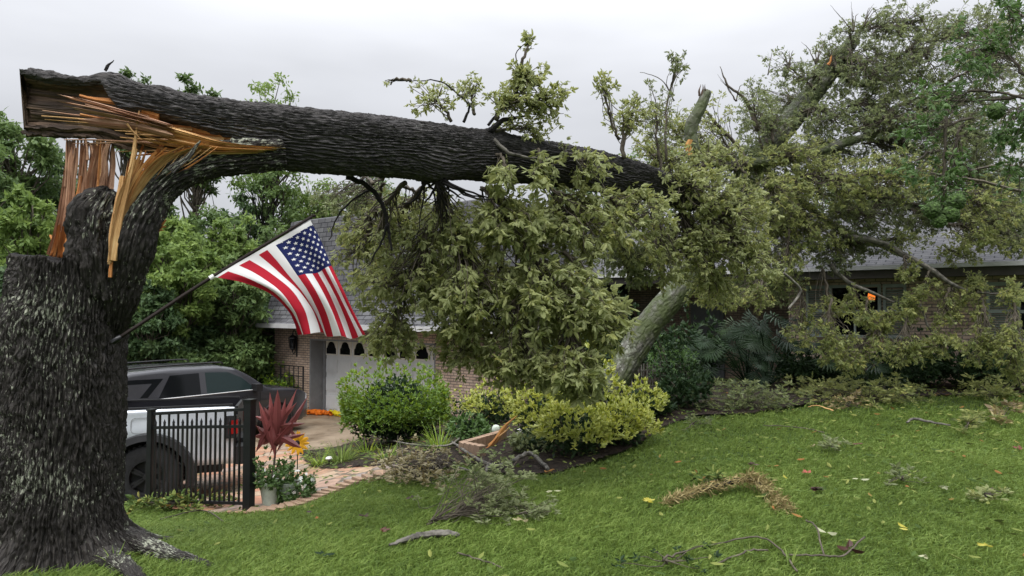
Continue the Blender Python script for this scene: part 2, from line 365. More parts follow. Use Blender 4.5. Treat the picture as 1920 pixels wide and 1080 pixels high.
M['shutter'] = m_plain('pale_green_grey_shutter', (.30, .34, .31), .6, .3, var=.1)
M['dark_in'] = m_plain('dark_interior', (.006, .006, .007), 1.0, .0)
M['blk'] = m_plain('black_powder_coat', (.010, .010, .012), .38, .4, var=.2)
M['rub'] = m_plain('tyre_rubber', (.018, .018, .019), .75, .3, var=.2, scale=30, bump=.3)
M['plas'] = m_plain('black_plastic', (.014, .014, .015), .5, .35, var=.2)
M['alu'] = m_plain('brushed_alloy', (.42, .42, .44), .35, .5, metal=.8)
M['white'] = m_plain('white_plastic', (.70, .70, .68), .45, .4, var=.08)
M['soil'] = m_plain('potting_soil', (.03, .02, .014), .9, .1, var=.3, scale=30)
M['pot'] = m_plain('pale_green_white_pot', (.50, .56, .48), .45, .4, var=.15, scale=12)
def m_paint(name, c, flake, coat=1.0):
    m = Mat(name, .38, .5); m.b.inputs['Metallic'].default_value = .35; m.b.inputs['Coat Weight'].default_value = coat; m.b.inputs['Coat Roughness'].default_value = .08
    n = m.noise(m.coord(), 1.6, 5, .7); d = m.noise(m.coord(), 120, 2)
    cc = m.ramp(n, [(.3, tuple(x*.82 for x in c)), (.7, c)]); cc = m.mix(m.ramp(d, [(.60, (0, 0, 0)), (.72, (.5,)*3)]), cc, flake)
    m.color(cc); m.l(m.ramp(n, [(.3, (.25,)*3), (.7, (.5,)*3)]), m.b.inputs['Roughness']); return m.m
M['paint_d'] = m_paint('dark_grey_metallic_paint', (.032, .032, .038), (.09, .09, .10), .9)
M['paint_w'] = m_paint('silver_white_paint', (.54, .57, .61), (.70, .72, .75))
def m_glass(name, c=(.006, .007, .008), a=0.0):
    m = Mat(name, .05, .18); m.color(c); m.b.inputs['Coat Weight'].default_value = .0
    if a:
        t = m.n('ShaderNodeBsdfTransparent'); mx = m.n('ShaderNodeMixShader', i_0=a); m.l(m.b.outputs[0], mx.inputs[1]); m.l(t.outputs[0], mx.inputs[2]); m.l(mx.outputs[0], m.o.inputs[0])
    return m.m
M['glass'] = m_glass('dark_tinted_glass'); M['glass_t'] = m_glass('window_glass', (.01, .012, .013), .6); M['glass_g'] = m_glass('greenish_car_glass', (.02, .035, .035), .25)
m_ = Mat('red_lens', .15, .5); m_.color((.22, .008, .008)); M['red'] = m_.m
m_ = Mat('clear_lens', .1, .5); m_.color((.5, .5, .52)); M['lens'] = m_.m
m_ = Mat('lamp_glow', .5, .3); m_.color((.9, .35, .08)); m_.b.inputs['Emission Color'].default_value = (1, .22, .03, 1); m_.b.inputs['Emission Strength'].default_value = 2.2; M['glow'] = m_.m
def m_cloth(name, c, rough=.85):
    m = Mat(name, rough, .15); n = m.noise(m.coord(), 300, 2); c2 = m.mix(n, tuple(x*.85 for x in c), c); m.color(c2)
    t = m.n('ShaderNodeBsdfTranslucent'); m.l(c2, t.inputs[0]); mx = m.n('ShaderNodeMixShader', i_0=.28); m.l(m.b.outputs[0], mx.inputs[1]); m.l(t.outputs[0], mx.inputs[2]); m.l(mx.outputs[0], m.o.inputs[0]); m.bump(n, .15, .002); return m.m
M['f_red'] = m_cloth('flag_red', (.40, .015, .03)); M['f_white'] = m_cloth('flag_white', (.74, .73, .72)); M['f_blue'] = m_cloth('flag_blue', (.012, .018, .085))
M['tarp_o'] = m_cloth('orange_nylon', (.80, .20, .02), .5); M['tarp_y'] = m_cloth('yellow_nylon', (.78, .62, .03), .5)
M['petal'] = m_plain('yellow_orange_petal', (.80, .40, .02), .5, .3, var=.2); M['petal_w'] = m_plain('white_petal', (.78, .78, .76), .5, .3, var=.05)
M['fruit'] = m_plain('bumpy_green_rind', (.085, .15, .035), .6, .3, var=.4, scale=45, bump=1.0)

# ------------------------------------------------------------------ ground and paved surfaces
def grid_axis(lo, hi, a, b, step, far=22):
    d = np.arange(a, b + 1e-6, step); l = a - np.geomspace(step, a - lo, far)[::-1]; r = b + np.geomspace(step, hi - b, far); return np.r_[l, d, r]
def grid_mesh(name, xs, ys, zf, mat, mask=None):
    X, Y = np.meshgrid(xs, ys, indexing='ij'); Z = zf(X, Y); nx, ny = X.shape
    idx = np.arange(nx * ny).reshape(nx, ny); Q = np.stack([idx[:-1, :-1], idx[1:, :-1], idx[1:, 1:], idx[:-1, 1:]], -1).reshape(-1, 4)
    V = np.stack([X.ravel(), Y.ravel(), Z.ravel()], 1)
    if mask is not None:
        c = V[Q].mean(1); Q = Q[mask(c[:, 0], c[:, 1])]; u, inv = np.unique(Q, return_inverse=True); V = V[u]; Q = inv.reshape(-1, 4)
    return mesh_np(name, V, [Q], mat, uv=V[:, :2], smooth=True)
def inpoly(poly):
    poly = np.asarray(poly)[:, :2]
    def f(x, y):
        r = np.zeros(np.shape(x), bool); j = len(poly) - 1
        for i in range(len(poly)):
            xi, yi = poly[i]; xj, yj = poly[j]
            c = ((yi > y) != (yj > y)) & (x < (xj - xi) * (y - yi) / (yj - yi + 1e-12) + xi); r ^= c; j = i
        return r
    return f
def wob(x, y): return .012 * fbm(x * 3, y * 3, 0, 3) - .006
tag(grid_mesh('ground', grid_axis(-900, 900, -14, 14, .12), grid_axis(-300, 1400, 1, 24, .12), lambda x, y: H(x, y) - .03, M['lawn']), 'grassy ground sloping down to the driveway', None, None, 'structure')
LAWN_EDGE = [(225, 948), (330, 955), (470, 962), (560, 948), (640, 916), (700, 895), (770, 882), (860, 872), (960, 892), (1040, 888), (1110, 868), (1190, 838), (1245, 800), (1300, 782), (1400, 778), (1560, 752), (1760, 742), (1990, 738)]
LE = np.array([G(*p) for p in LAWN_EDGE])
HO = np.array([-5.99, 20.1]); HE = np.array([.806, -.594]); HN = np.array([.594, .806])
def hw(t, n): return HO + HE * t + HN * n
drive = np.array([G(200, 860)[:2], G(480, 856)[:2], G(575, 856)[:2], G(640, 838)[:2], G(700, 815)[:2], hw(5.4, -2.6), hw(5.3, .6), hw(-.0, .6), hw(-1.5, .1), hw(-3.2, -.3), (-13, 16), (-12, 8.5)])
tag(grid_mesh('driveway', np.arange(-13.5, 1, .08), np.arange(8, 22, .08), lambda x, y: H(x, y) - .012, M['conc'], inpoly(drive)), 'wet tan concrete driveway in front of the garage', None, None, 'structure')
path = np.array([(-12, 8.6), G(-100, 950)[:2]] + [LE[i][:2] for i in (0, 1, 2, 3, 4, 5, 6, 7)] + [G(*p)[:2] for p in [(840, 858), (780, 862), (690, 868), (620, 874), (580, 868), (560, 838), (480, 838), (200, 846)]])
tag(grid_mesh('flagstone_path', np.arange(-12.5, 1, .06), np.arange(5.5, 15, .06), lambda x, y: H(x, y) + .004 + wob(x*2, y*2), M['flagstone'], inpoly(path)), 'orange and tan flagstone walk along the lawn edge', None, None, 'structure')
bed = np.array([G(*p)[:2] for p in [(560, 846), (580, 874), (620, 880), (690, 876), (780, 868), (860, 866)]] + [p[:2] for p in LE[8:]] + [hw(24, 3.6), hw(13, 3.6), hw(7.2, 3.5), hw(7, .5), hw(5.35, .1), hw(5.4, -2.6)] + [G(*p)[:2] for p in [(700, 815), (640, 838)]])
tag(grid_mesh('garden_bed', np.arange(-4, 12, .07), np.arange(7, 19, .07), lambda x, y: H(x, y) - .006 + .05 * fbm(x*4, y*4, 0, 4), M['mulch'], inpoly(bed)), 'black mulch bed round the shrubs', None, None, 'structure')

# brick edging of the path
b = MB(); pe = LE[2:8]; pe2, _ = crs(pe, np.ones(len(pe)), 12)
d_ = np.r_[0, np.cumsum(np.linalg.norm(np.diff(pe2[:, :2], axis=0), axis=1))]
for s_ in np.arange(0, d_[-1], .105):
    x = np.interp(s_, d_, pe2[:, 0]); y = np.interp(s_, d_, pe2[:, 1]); i = min(np.searchsorted(d_, s_), len(pe2) - 2); t = pe2[i+1] - pe2[max(i-1, 0)]; a = math.atan2(t[1], t[0])
    Mx = Matrix.Translation((x, y, h1(x, y) - .03)) @ Matrix.Rotation(a + random.uniform(-.08, .08), 4, 'Z') @ Matrix.Rotation(.10, 4, 'Y')
    b.box(-.046, .046, -.02, .16, 0, .05 + random.uniform(-.005, .005), 0, Mx)
tag(bevel(b.build('path_edging', m_brick('edging_single', (.42, .29, .20), (.34, .23, .16), (.4, .25, .18), 3, 3, .0)), .006, 1), 'row of slanted bricks edging the flagstone walk beside the lawn', 'path edging')

# ------------------------------------------------------------------ house
house = empty('brick_house', (HO[0], HO[1], 0), 'tan brick house with grey shingle roof and mansard garage wing behind the fallen tree', 'house', rz=math.atan2(HE[1], HE[0]))
def col_t(px, n):
    r = (px - 960) / F      # x = r*y approx
    # HO.x + .806 t + .594 n = r (HO.y - .594 t + .806 n)
    return (r * (HO[1] + .806 * n) - HO[0] - .594 * n) / (.806 + .594 * r)
GW0, GW1 = -1.48, 7.13; DZ = .76
b = MB(); b.box(GW0, .2, 0, .5, -1.9, 1.13).box(5.1, GW1, 0, .5, -1.9, 1.13).box(.2, 5.1, 0, .5, DZ, 1.13).box(GW0, GW0+.25, .5, 8, -1.9, 1.13).box(GW1-.25, GW1, .5, 8, -1.9, 1.13).box(GW0, GW1, 8, 8.25, -1.9, 1.13)
NW = 3.45; t0 = col_t(1480, NW)
wins = [(col_t(1556, NW), col_t(1654, NW)), (col_t(1908, NW), col_t(2000, NW)), (19.2, 20.4)]
WZ0, WZ1 = 1.0, 2.12
b.box(t0, 25, NW, NW+.25, -.5, WZ0).box(t0, 25, NW, NW+.25, WZ1, 2.36)
ts = [t0] + [v for w_ in wins for v in w_] + [25]
for i in range(0, len(ts), 2): b.box(ts[i], ts[i+1], NW, NW+.25, WZ0, WZ1)
b.box(GW1, t0, 6.2, 6.45, -.9, 2.36).box(t0, t0+.25, NW+.25, 6.2, -.5, 2.36).box(24.75, 25, NW+.25, 12, -.5, 2.36)
b.build('wall', M['brick'], house, local=True)
# garage door with panels
b = MB(); b.box(.2, 5.1, .5, .55, -1.5, DZ)
for r in range(4):
    z0 = -1.36 + r * .53
    if r == 3: continue
    for k in range(8):
        x0 = .27 + k * .6045; b.box(x0 + .05, x0 + .55, .485, .5, z0 + .07, z0 + .46); b.box(x0 + .09, x0 + .51, .478, .485, z0 + .11, z0 + .42)
    b.box(.2, 5.1, .494, .5, z0 + .505, z0 + .515)
gd = bevel(b.build('garage_door', M['door_paint'], house, local=True), .006, 1)
def arch(x0, x1, z0, z1):
    c = (x0+x1)/2; w_ = x1-x0; p = [(x0, z0), (x1, z0), (x1, z0+(z1-z0)*.42)]
    p += [(x1-.10*w_, z0+(z1-z0)*.55), (x1-.16*w_, z0+(z1-z0)*.72)] + [(c + .32*w_*math.cos(a), z0+(z1-z0)*.72 + (z1-z0)*.26*math.sin(a)) for a in np.linspace(.35, math.pi-.35, 7)]
    p += [(x0+.16*w_, z0+(z1-z0)*.72), (x0+.10*w_, z0+(z1-z0)*.55), (x0, z0+(z1-z0)*.42)]; return p
for k in range(8):
    x0 = .27 + k * .6045; f = MB(); f.box(x0+.04, x0+.56, .478, .5, .27, .71); fo = bevel(f.build('window_frame', M['trim_w'], gd, local=True), .006, 1)
    g = MB(); g.prism(arch(x0+.09, x0+.51, .31, .67), .468, .476); g.build('pane', M['glass'], fo, local=True)
b = MB(); b.box(.2, .245, -.004, .5, -1.5, DZ-.002).box(5.055, 5.1, -.004, .5, -1.5, DZ-.002).box(.245, 5.055, -.004, .5, DZ-.045, DZ-.002).box(.245, .33, .44, .5, -1.5, DZ-.05).box(4.97, 5.055, .44, .5, -1.5, DZ-.05)
b.build('door_jamb', M['jamb'], house, local=True)
b = MB(); b.box(GW0-.04, .2, -.05, 0.49, -1.9, -1.18).box(5.12, GW1+.05, -.05, .49, -1.9, -1.1); b.build('brick_plinth', M['brick'], house, local=True)
# mansard
prof = [(.60, 1.17), (.42, 1.27), (.27, 1.42), (.15, 1.68), (.08, 2.0), (-.32, 4.25), (-.55, 4.32)]
V = []; Q = []; UV = []
def quad(a, bb, c, d, ua, ub, va, vb): i = len(V); V.extend([a, bb, c, d]); UV.extend([(ua[0], va), (ua[1], va), (ub[1], vb), (ub[0], vb)]); Q.append((i, i+1, i+2, i+3))
vv = 0
for (o0, z0), (o1, z1) in zip(prof[:-1], prof[1:]):
    ln = math.hypot(o1-o0, z1-z0)
    A = [(GW0-o0, -o0), (GW1+o0, -o0), (GW1+o0, 8.25+o0), (GW0-o0, 8.25+o0)]; B = [(GW0-o1, -o1), (GW1+o1, -o1), (GW1+o1, 8.25+o1), (GW0-o1, 8.25+o1)]
    for k in range(4):
        a0, a1, b0, b1 = A[k], A[(k+1) % 4], B[k], B[(k+1) % 4]; ax = 0 if k % 2 == 0 else 1
        quad((*a0, z0), (*a1, z0), (*b1, z1), (*b0, z1), (a0[ax], a1[ax]), (b0[ax], b1[ax]), vv, vv+ln)
    vv += ln
o_ = prof[-1][0]; quad((GW0-o_, -o_, 4.32), (GW1+o_, -o_, 4.32), (GW1+o_-3, 4.1, 4.75), (GW0-o_+3, 4.1, 4.75), (0, 9), (3, 6), 0, 4)
quad((GW1+o_, 8.25+o_, 4.32), (GW0-o_, 8.25+o_, 4.32), (GW0-o_+3, 4.1, 4.75), (GW1+o_-3, 4.1, 4.75), (0, 9), (3, 6), 0, 4)
i = len(V); V += [(GW0-o_, 8.25+o_, 4.32), (GW0-o_, -o_, 4.32), (GW0-o_+3, 4.1, 4.75), (GW1+o_, -o_, 4.32), (GW1+o_, 8.25+o_, 4.32), (GW1+o_-3, 4.1, 4.75)]; UV += [(0, 0), (8, 0), (4, 4)] * 2
b = MB(); b.add(V, Q + [(i, i+1, i+2), (i+3, i+4, i+5)], UV)
# main roof
e0, e1, rz = 2.72, 2.46, 4.3
b.add([(6.3, e0, e1), (25.6, e0, e1), (25.6, 8.2, rz), (6.3, 8.2, rz)], [(0, 1, 2, 3)], [(6.3, 0), (25.6, 0), (25.6, 5.8), (6.3, 5.8)])
b.add([(6.3, e0+.02, e1-.10), (25.6, e0+.02, e1-.10), (25.6, 8.2, rz-.10), (6.3, 8.2, rz-.10)], [(3, 2, 1, 0)], [(0, 0)] * 4)
b.add([(6.3, 8.2, rz), (25.6, 8.2, rz), (25.6, 13.7, e1), (6.3, 13.7, e1)], [(0, 1, 2, 3)], [(6.3, 0), (25.6, 0), (25.6, 5.8), (6.3, 5.8)])
b.build('roof', M['shingle'], house, local=True)
b = MB()
b.box(GW0-.68, GW1+.68, -.72, -.58, 1.07, 1.19).box(GW0-.72, GW0-.58, -.58, 8.8, 1.07, 1.19).box(GW1+.58, GW1+.72, -.58, 2.6, 1.07, 1.19)
b.box(GW1+.75, 25.6, e0-.13, e0-.01, e1-.075, e1+.005)
b.build('gutter', M['gutter'], house, local=True)
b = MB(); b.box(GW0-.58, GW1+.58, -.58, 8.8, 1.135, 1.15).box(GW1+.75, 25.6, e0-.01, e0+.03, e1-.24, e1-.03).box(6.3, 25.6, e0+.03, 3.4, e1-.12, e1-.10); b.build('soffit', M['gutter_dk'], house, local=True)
b = MB(); b.tube([(GW0-.55, -.3, 1.07), (GW0-.5, -.2, .95), (GW0-.1, .05, .8), (GW0-.06, .1, .6)], .04, 8); b.build('downspout', M['gutter_dk'], house, smooth=True, local=True)
for a0, a1 in wins:
    f = MB(); f.box(a0, a0+.06, NW-.03, NW+.1, WZ0, WZ1).box(a1-.06, a1, NW-.03, NW+.1, WZ0, WZ1).box(a0+.06, a1-.06, NW-.03, NW+.1, WZ0, WZ0+.06).box(a0+.06, a1-.06, NW-.03, NW+.1, WZ1-.06, WZ1).box(a0+.06, a1-.06, NW-.02, NW+.09, (WZ0+WZ1)/2-.03, (WZ0+WZ1)/2+.03).box((a0+a1)/2-.02, (a0+a1)/2+.02, NW-.01, NW+.08, WZ0+.06, WZ1-.06)
    fo = f.build('window_frame', M['shutter'], house, local=True)
    g = MB(); g.box(a0+.06, a1-.06, NW+.03, NW+.04, WZ0+.06, WZ1-.06); g.build('pane', M['glass_t'], fo, local=True)
    s_ = MB(); s_.box(a0-.08, a1+.08, NW-.09, NW+.02, WZ0-.07, WZ0-.002); s_.build('sill', M['brick_edge'], fo, local=True)
    for x0 in (a0-.46, a1+.04):
        s_ = MB(); s_.box(x0, x0+.05, NW-.05, NW-.004, WZ0, WZ1).box(x0+.37, x0+.42, NW-.05, NW-.004, WZ0, WZ1).box(x0+.05, x0+.37, NW-.05, NW-.004, WZ0, WZ0+.07).box(x0+.05, x0+.37, NW-.05, NW-.004, WZ1-.07, WZ1).box(x0+.05, x0+.37, NW-.05, NW-.004, (WZ0+WZ1)/2-.03, (WZ0+WZ1)/2+.03)
        for z in np.arange(WZ0+.09, WZ1-.09, .045):
            Mx = Matrix.Translation((x0+.05, NW-.03, z)) @ Matrix.Rotation(R(-38), 4, 'X'); s_.box(0, .32, -.02, .02, -.004, .004, 0, Mx)
        s_.build('shutter', M['shutter'], house, local=True)
b = MB(); b.box(t0+.3, 24.7, 5.6, 5.7, -.4, 2.3); b.build('interior_wall', M['dark_in'], house, local=True)
b = MB(); b.box(9.2, 10.15, 6.12, 6.2, -.3, 1.8); b.box(9.3, 10.05, 6.09, 6.12, .7, 1.65); b.box(9.3, 10.05, 6.09, 6.12, -.15, .55); bevel(b.build('front_door', M['jamb'], house, local=True), .008, 1)
def hp(t, n, z): p = hw(t, n); return np.array([p[0], p[1], z])
# pendant lamp inside the window
tl = col_t(1634, NW+.6)
c = hp(tl, NW+.6, 1.88); lp = empty('hanging_lamp', c + [0, 0, -.12], 'small amber lamp glowing inside the window under the main roof', 'lamp')
b = MB(); b.lathe([(.02, .09), (.06, .07), (.075, 0), (.065, -.07), (.02, -.09)], c, 14); b.build('lamp_shade', M['glow'], lp, smooth=True)
b = MB(); b.tube([c + [0, 0, .12], c + [0, 0, .5]], .008, 6); b.build('cord', M['blk'], lp)
# wall lantern on the pier
def wall_lantern():
    t = col_t(550, -.15); c = hp(t, -.16, .66); e = empty('wall_lantern', hp(t, 0, .3), 'black iron carriage lantern on the brick pier left of the garage door', 'lantern')
    b = MB(); q = c
    b.lathe([(.0, .26), (.02, .25), (.03, .20), (.13, .12), (.14, .09)], q, 6); b.build('lantern_top', M['blk'], e)
    b = MB()
    for a in np.arange(6) * math.pi / 3: b.tube([q + [.12*math.cos(a), .12*math.sin(a), .09], q + [.075*math.cos(a), .075*math.sin(a), -.19]], .009, 5)
    b.lathe([(.085, -.18), (.09, -.20), (.03, -.24), (.015, -.30), (.0, -.31)], q, 6); b.build('cage', M['blk'], e)
    b = MB(); b.lathe([(.105, .085), (.065, -.185)], q, 6); b.build('glass', M['glass'], e)
    b = MB(); b.tube([hp(t, 0, .80), hp(t, -.10, .99), q + [0, 0, .26]], .014, 6, sub=6); b.tube([hp(t, -.012, .22), hp(t, -.02, .5), hp(t, -.012, .85)], .022, 6); b.tube([hp(t, -.012, .50), hp(t, -.12, .30), hp(t, -.16, .38)], .010, 6, sub=6)
    b.build('bracket', M['blk'], e)
wall_lantern()
# iron rack on the pier
e = empty('iron_rack', G(548, 800), 'black iron rack with vertical bars standing against the brick pier', 'rack')
t0_, t1_ = col_t(527, -.35), col_t(569, -.35)
for z in (-.02, -.30, -.62): b = MB(); b.tube([hp(t0_-.05, -.35, z), hp(t1_+.04, -.35, z)], .016, 6); b.build('rail', M['blk'], e)
for t in np.linspace(t0_, t1_, 6): b = MB(); b.tube([hp(t, -.35, -.02), hp(t + .02, -.36, -.66)], .014, 6); b.build('bar', M['blk'], e)
for t in (t0_, t1_): b = MB(); b.tube([hp(t, -.33, -.02), hp(t, -.33, -1.4)], .02, 6); b.build('leg', M['blk'], e)
# crumpled nylon tubes before the garage door
def tarp():
    e = empty('windsock', hp(.6, .1, -1.38), 'crumpled orange and yellow nylon windsock lying before the garage door', 'windsock')
    segs = [('tarp_o', (572, 776), (606, 778), .10), ('tarp_o', (600, 776), (622, 779), .07), ('tarp_y', (616, 775), (642, 781), .08), ('tarp_o', (638, 782), (666, 784), .07)]
    for mt, a, c, r in segs:
        p0 = G(*a) + [0, 0, r*.6]; p1 = G(*c) + [0, 0, r*.6]; n = 9; t = np.linspace(0, 1, n)[:, None]; pts = p0*(1-t) + p1*t + rng.normal(0, .015, (n, 3)); rad = r * (.75 + .35*rng.random(n)); rad[0] *= .6; rad[-1] *= .6
        b = MB(); b.tube(pts, rad, 14, sub=3); o = b.build('fabric_section', M[mt], e, smooth=True)
        V = np.array([v.co for v in o.data.vertices]); d = fbm(V[:, 0]*9, V[:, 1]*9, V[:, 2]*9, 3) - .5; c_ = V.mean(0); V = c_ + (V - c_) * (1 + 1.1*d[:, None]) + rng.normal(0, .012, V.shape); V[:, 2] = np.maximum(V[:, 2]*1, c_[2] - r*.55); o.data.vertices.foreach_set('co', V.astype(np.float32).ravel())
    b = MB()
tarp()

# ------------------------------------------------------------------ vehicles
def sm(a, b_, x): t = np.clip((x - a) / (b_ - a), 0, 1); return t * t * (3 - 2 * t)
def shell(name, xs, zt, zb, W, nz, mats, parent, crown=.03, topm=0, rnd_=.07):
    xs = np.asarray(xs, float); top = zt(xs); bot = np.minimum(zb(xs), top - .02); n = len(xs); s = np.linspace(0, 1, nz); ny = 9
    rows = []
    for i, x in enumerate(xs):
        z = bot[i] + (top[i] - bot[i]) * (1 - (1 - s) ** 1.5)
        y = W(x, z); d = (top[i] - z); y = y - rnd_ * (1 - np.sqrt(np.clip(1 - (1 - np.clip(d / rnd_, 0, 1)) ** 2, 0, 1)))
        side = np.stack([np.full(nz, x), y, z], 1); ye = side[-1, 1]; k = np.linspace(-1, 1, ny)[1:-1]
        tp = np.stack([np.full(ny-2, x), -k * ye, top[i] + crown * (1 - k**2)], 1)
        o = side[::-1] * [1, -1, 1]; rows.append(np.concatenate([side, tp, o]))
    m = len(rows[0]); V = np.array(rows).reshape(-1, 3); idx = np.arange(n*m).reshape(n, m)
    Q = np.stack([idx[:-1, :-1], idx[:-1, 1:], idx[1:, 1:], idx[1:, :-1]], -1).reshape(-1, 4)
    fm = np.zeros((n-1, m-1), int); fm[:, nz-1:nz-1+ny-1] = topm(xs) [:-1, None] if callable(topm) else topm
    bt = np.stack([idx[:-1, 0], idx[1:, 0], idx[1:, -1], idx[:-1, -1]], -1)
    o = mesh_np(name, V, [Q, bt], mats, fmat=np.r_[fm.ravel(), np.zeros(len(bt), int)], smooth=True)
    bm = bmesh.new(); bm.from_mesh(o.data); bm.verts.ensure_lookup_table()
    for r in (idx[0], idx[-1][::-1]):
        try: bm.faces.new([bm.verts[j] for j in r])
        except Exception: pass
    bmesh.ops.recalc_face_normals(bm, faces=bm.faces); bm.to_mesh(o.data); bm.free()
    o.parent = parent; return o
def wheel(parent, x, y, r, wd, rimr, side, rm='alu'):
    b = MB(); pr = [(rimr, -wd/2*.8), (r*.93, -wd/2), (r*.985, -wd/2*.8), (r, -wd/2*.4), (r, wd/2*.4), (r*.985, wd/2*.8), (r*.93, wd/2), (rimr, wd/2*.8)]
    b.lathe(pr, (0, 0, 0), 40, axis='y')
    for a in np.linspace(0, 2*np.pi, 40, endpoint=False):
        for s in (-1, 1): b.box(-.018, .018, s*wd*.27-.04, s*wd*.27+.04, r-.006, r+.010, 0, Matrix.Rotation(a + s*.06, 4, 'Y'))
    w_ = empty('wheel', (0, 0, 0), None, None); w_.parent = parent; w_.location = (x, y, r); 
    t = b.build('tyre', M['rub'], w_, smooth=True, local=True)
    b = MB(); s = side; yo = s*wd*.30
    b.lathe([(rimr, -wd*.42), (rimr, wd*.42), (rimr*.93, wd*.42), (rimr*.90, -wd*.3)], (0, 0, 0), 30, axis='y'); b.lathe([(0, 0), (rimr*.2, 0), (rimr*.22, -.02*s)], (0, yo+.012*s, 0), 16, axis='y')
    for k in range(6):
        a = k*math.pi/3
        for q in (-.10, .10): b.box(-.016, .016, min(yo-.02*s, yo), max(yo-.02*s, yo), rimr*.12, rimr*.95, 0, Matrix.Rotation(a, 4, 'Y') @ Matrix.Rotation(q, 4, 'Y'))
    b.build('rim', M[rm], w_, local=True)
    b = MB(); b.lathe([(0, -.02), (rimr*.88, -.02), (rimr*.88, .02), (0, .02)], (0, 0, 0), 24, axis='y'); b.build('brake_disc', M['plas'], w_, local=True)
def sidepoly(name, poly, W, mat, parent, off=.004, th=.004):
    for s in (1, -1):
        p = [(x, s*(float(W(x, z)) + off), z) for x, z in poly]; b = MB(); b.add(p, [tuple(range(len(p)))[::(-1 if s > 0 else 1)]]); b.build(name, mat, parent, local=True)
def car():
    e = empty('parked_suv', (-7.3, 15.98, -1.43), 'dark grey metallic SUV parked nose toward the garage, seen over the white pickup', 'car', rz=math.atan2(.806, .594))
    px = [-2.55, -2.5, -2.36, -2.15, -1.8, -1, 0.1, .5, .85, 1.25, 1.42, 1.8, 2.2, 2.42, 2.5, 2.55]; pz = [.75, 1.1, 1.5, 1.69, 1.75, 1.79, 1.77, 1.69, 1.50, 1.21, 1.15, 1.12, 1.06, .97, .86, .66]
    zt = lambda x: np.interp(x, px, pz)
    WB = 1.52
    def zb(x):
        z = np.full(np.shape(x), .30)
        for c in (-WB, WB): d = np.abs(x - c); z = np.where(d < .44, np.maximum(z, .36 + np.sqrt(np.clip(.44**2 - d**2, 0, 1))), z)
        return np.where(np.abs(x) > 2.3, .34, z)
    def W(x, z):
        x = np.asarray(x, float); z = np.asarray(z, float); w0 = .965 - .20*np.clip((np.abs(x)-1.95)/.6, 0, 1)**2.2
        body = w0 - .035*np.clip((.55-z)/.25, 0, 1) + .012*np.exp(-((z-.92)/.07)**2); g = np.clip(z - 1.10, 0, 1) * .24
        return body - g
    xs = np.unique(np.concatenate([np.linspace(-2.55, 2.55, 80), [c + .44*math.cos(a) for c in (-WB, WB) for a in np.linspace(0, np.pi, 15)]]))
    shell('body', xs, zt, zb, W, 16, [M['paint_d'], M['glass'], M['plas']], e, topm=lambda x: np.where((x > .5) & (x < 1.24), 1, np.where((x > -2.5) & (x < -2.3), 1, 0)))
    sidepoly('window', [(-2.14, 1.24), (-1.52, 1.22), (-1.16, 1.58), (-1.95, 1.60)], W, M['glass'], e)
    sidepoly('window', [(-1.30, 1.19), (-.38, 1.18), (-.38, 1.64), (-1.02, 1.63)], W, M['glass'], e)
    sidepoly('window', [(-.24, 1.18), (.98, 1.16), (.62, 1.47), (.30, 1.61), (-.24, 1.64)], W, M['glass_g'], e)
    for s in (1, -1):
        b = MB()
        for z, r in ((1.165, .012),): b.tube([(x, s*(float(W(x, z))+.004), z) for x in np.linspace(-2.15, 1.05, 20)], r, 6)
        b.build('belt_trim', M['gutter'], e, smooth=True, local=True)
        b = MB()
        for xx in (-.31, -1.36, 1.05): b.tube([(xx + (.04 if xx > 0 else 0)*(z-.7), s*(float(W(xx, z))+.001), z) for z in np.linspace(.42, 1.15, 10)], .006, 5)
        b.tube([(x, s*(float(W(x, .42))+.001), .42) for x in np.linspace(-1.05, 1.0, 12)], .006, 5); b.build('door_seam', M['plas'], e, local=True)
        for xx in (-.95, .1): b = MB(); b.box(xx-.09, xx+.09, min(s*.965, s*1.0), max(s*.965, s*1.0), .985, 1.02); bevel(b.build('door_handle', M['paint_d'], e, local=True), .01, 2)
        b = MB(); b.box(.86, 1.02, min(s*.90, s*1.13), max(s*.90, s*1.13), 1.14, 1.30); bevel(b.build('mirror', M['plas'], e, local=True), .04, 3)
        b = MB(); b.tube([(-1.9, s*.74, 1.75), (-1.75, s*.74, 1.82), (0, s*.75, 1.84), (.25, s*.74, 1.79)], .018, 6, sub=5); b.build('roof_rail', M['plas'], e, smooth=True, local=True)
        b = MB(); b.box(2.18, 2.44, min(s*.62, s*.86), max(s*.62, s*.86), .80, .93); bevel(b.build('headlight', M['lens'], e, local=True), .03, 2)
        b = MB(); b.box(-2.56, -2.42, min(s*.6, s*.86), max(s*.6, s*.86), .98, 1.12); bevel(b.build('tail_light', M['red'], e, local=True), .02, 2)
        for c in (-WB, WB): b = MB(); b.tube([(c + .455*math.cos(a), s*(float(W(c, .6))+.004), .36 + .455*math.sin(a)) for a in np.linspace(-.1, np.pi+.1, 18)], .022, 6); b.build('arch_trim', M['plas'], e, smooth=True, local=True)
        for c in (-WB, WB): wheel(e, c, s*.84, .385, .24, .26, s)
    b = MB(); b.box(-2.2, 2.1, -.66, .66, .25, .7); b.build('underbody', M['plas'], e, local=True)
car()
